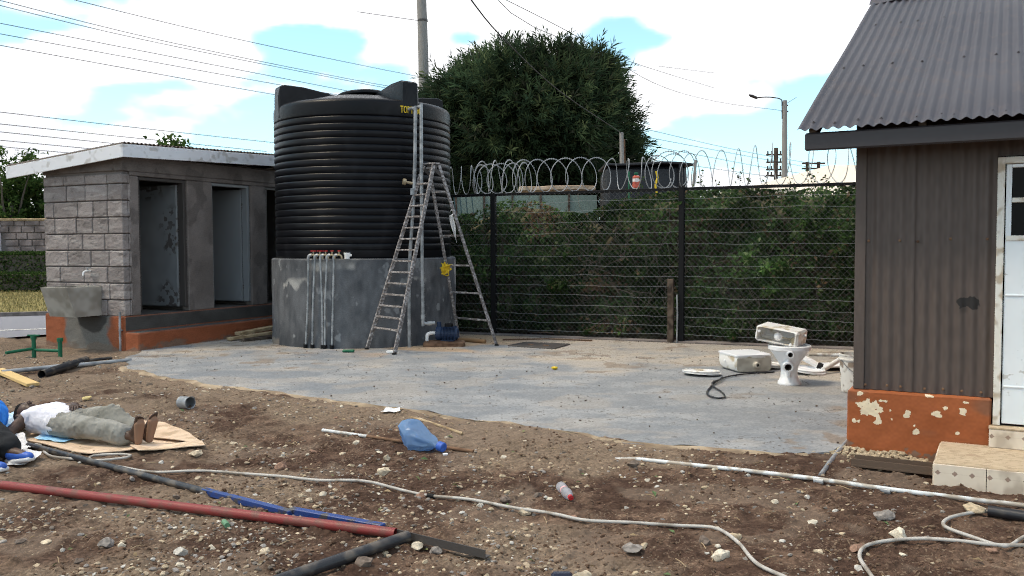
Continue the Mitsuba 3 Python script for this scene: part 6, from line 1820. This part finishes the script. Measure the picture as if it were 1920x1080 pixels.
def scatter(n, smin, smax, seed, pools, weights, sub, left_bias, flat=.6, dmax=12.5, sel=None):
    r = np.random.default_rng(seed)
    base = []
    for q in range(10):
        b = stone_mesh((0, 0, 0), 1.0, 900 + q + seed, sub, flat)
        base.append((np.array(b.vertices), np.array(b.faces)))
    d = 3.7 + (dmax - 3.7) * r.uniform(size=n * 3) ** 1.7
    x = r.uniform(-.66, .62, n * 3) * d
    from shapely import contains_xy
    ok = ~contains_xy(slab_poly, x, d) & ~((x > 2.3 + (d - 6) * .55) & (d > 6))
    ok &= r.uniform(size=n * 3) < np.clip(.55 - left_bias * x / 4, .12, 1)
    cl = meshkit.fbm(np.stack([x * 1.6, d * 1.6, 0 * x + seed], -1), 3, seed)
    ok &= r.uniform(size=n * 3) < np.clip((cl - .40) * 5.5, .04, 1)
    if sel is not None: ok &= sel(x, d)
    x, d = x[ok][:n], d[ok][:n]
    n = len(x)
    s = smin + (smax - smin) * r.uniform(size=n) ** 2.6
    z = ground_z(x, d)
    which = r.integers(0, 10, n)
    a = r.uniform(0, 6.28, n)
    VV, FF, CC, o = [], [], [], 0
    C = np.array(pools)[r.choice(len(pools), n, p=np.array(weights) / sum(weights))] * r.uniform(.75, 1.2, (n, 1))
    for q in range(10):
        i = np.where(which == q)[0]
        bv, bf = base[q]
        ca, sa = np.cos(a[i]), np.sin(a[i])
        vx = bv[None, :, 0] * ca[:, None] - bv[None, :, 1] * sa[:, None]
        vy = bv[None, :, 0] * sa[:, None] + bv[None, :, 1] * ca[:, None]
        vz = np.repeat(bv[None, :, 2], len(i), 0)
        W = np.stack([vx, vy, vz], -1) * s[i][:, None, None] + np.stack([x[i], d[i], z[i] + s[i] * .04], -1)[:, None]
        VV.append(W.reshape(-1, 3))
        FF.append((bf[None] + (np.arange(len(i)) * len(bv))[:, None, None]).reshape(-1, 3) + o)
        CC.append(np.repeat(C[i], len(bv), 0))
        o += len(i) * len(bv)
    return trimesh.Trimesh(np.vstack(VV), np.vstack(FF), process=False), np.vstack(CC)


g_, c_ = scatter(13000, .004, .020, 1, PALE + GREY, (3, 1.6, 3, 1, .6, 2, 2, 3), 1, .62)
scene['gravel'] = mikit.ply(g_, 'm_pebble', color=c_)
say('gravel', 'pale chips and pebbles strewn through the brown earth', 'gravel', kind='stuff')
g_, c_ = scatter(15000, .004, .017, 2, [(.11, .07, .048), (.135, .09, .062), (.09, .056, .038), (.17, .12, .086)], (3, 3, 2, 2), 1, .1, .7)
scene['soil_crumbs'] = mikit.ply(g_, 'm_pebble', color=c_)
say('soil_crumbs', 'dark crumbs and clods of loose brown soil', 'soil', kind='stuff')
r = np.random.default_rng(44)
P = []
for _ in range(520):
    a_, b_ = r.uniform(-.35, .55), abs(r.normal(0, .16)) + .015
    q = kp(a_, -b_, 0)
    if a_ < 0: q = kp(-abs(r.normal(0, .14)) - .01, r.uniform(-.3, .35), 0)
    P.append(stone_mesh((q[0], q[1], gz(q[0], q[1]) + .006), r.uniform(.008, .024), int(r.integers(1e6)), 1))
single('rubble', cat(P), 'm_stone_0', 'pale rubble chips heaped along the foot of the orange base wall', 'rubble', kind='stuff')
g_, c_ = scatter(900, .010, .045, 7, [(.26, .215, .165), (.20, .18, .16), (.34, .28, .21), (.15, .12, .095)], (2, 2, 1, 2), 1, 0, .7, dmax=13.2, sel=lambda x, d: (d > 8.8) & (x < -3.6))
single('broken_stone', g_, 'm_pebble', 'broken stone and rubble strewn before the latrine base', 'rubble', kind='stuff', color=c_)
# green leaf scraps and straw
P = []
r = np.random.default_rng(17)
xs_, ys_ = r.uniform(-3.2, 2.6, 130), r.uniform(4.0, 8.5, 130)
okk = ~contains_xy(slab_poly, xs_, ys_)
P = np.column_stack([xs_, ys_, ground_z(xs_, ys_) + .012])[okk]
m, nn = leaf_cloud(P, .045, 4, up=2.5)
scene['leaf_scraps'] = mikit.ply(m, 'm_leaf', color=tint(nn, 5, 8, [(.08, .13, .05), (.22, .16, .09), (.15, .17, .07)], (1, 2, 1)))
say('leaf_scraps', 'scattered small green and dry leaf scraps on the earth', 'leaves', kind='stuff')
st_ = []
for _ in range(150):
    x, y = r.uniform(-3.5, 2.5), r.uniform(4.0, 9.0)
    if contains_xy(slab_poly, x, y): continue
    a = r.uniform(0, 6.28); L = r.uniform(.03, .13)
    d = V(math.cos(a), math.sin(a), 0) * L
    z = gz(x, y) + .012
    st_.append(tube([V(x, y, z), V(x, y, z + .006) + d * .5, V(x, y, z + .002) + d], .0022, 4))
scene['straw'] = mikit.ply(cat(st_), 'm_wood', smooth=False)
say('straw', 'bits of dry straw and twig on the earth', 'straw', kind='stuff')
P = []
for _ in range(420):
    x, y = r.uniform(-4.8, 3.0), r.uniform(6.5, 14.5)
    if contains_xy(slab_poly, x, y) and r.uniform() < .6:
        P.append(stone_mesh((x, y, SZ + .004), r.uniform(.006, .016), int(r.integers(1e6)), 0))
cm = cat(P)
scene['apron_grit'] = mikit.ply(cm, 'm_old_wood')
say('apron_grit', 'dark specks of soil and grit on the cement apron', 'grit', kind='stuff')
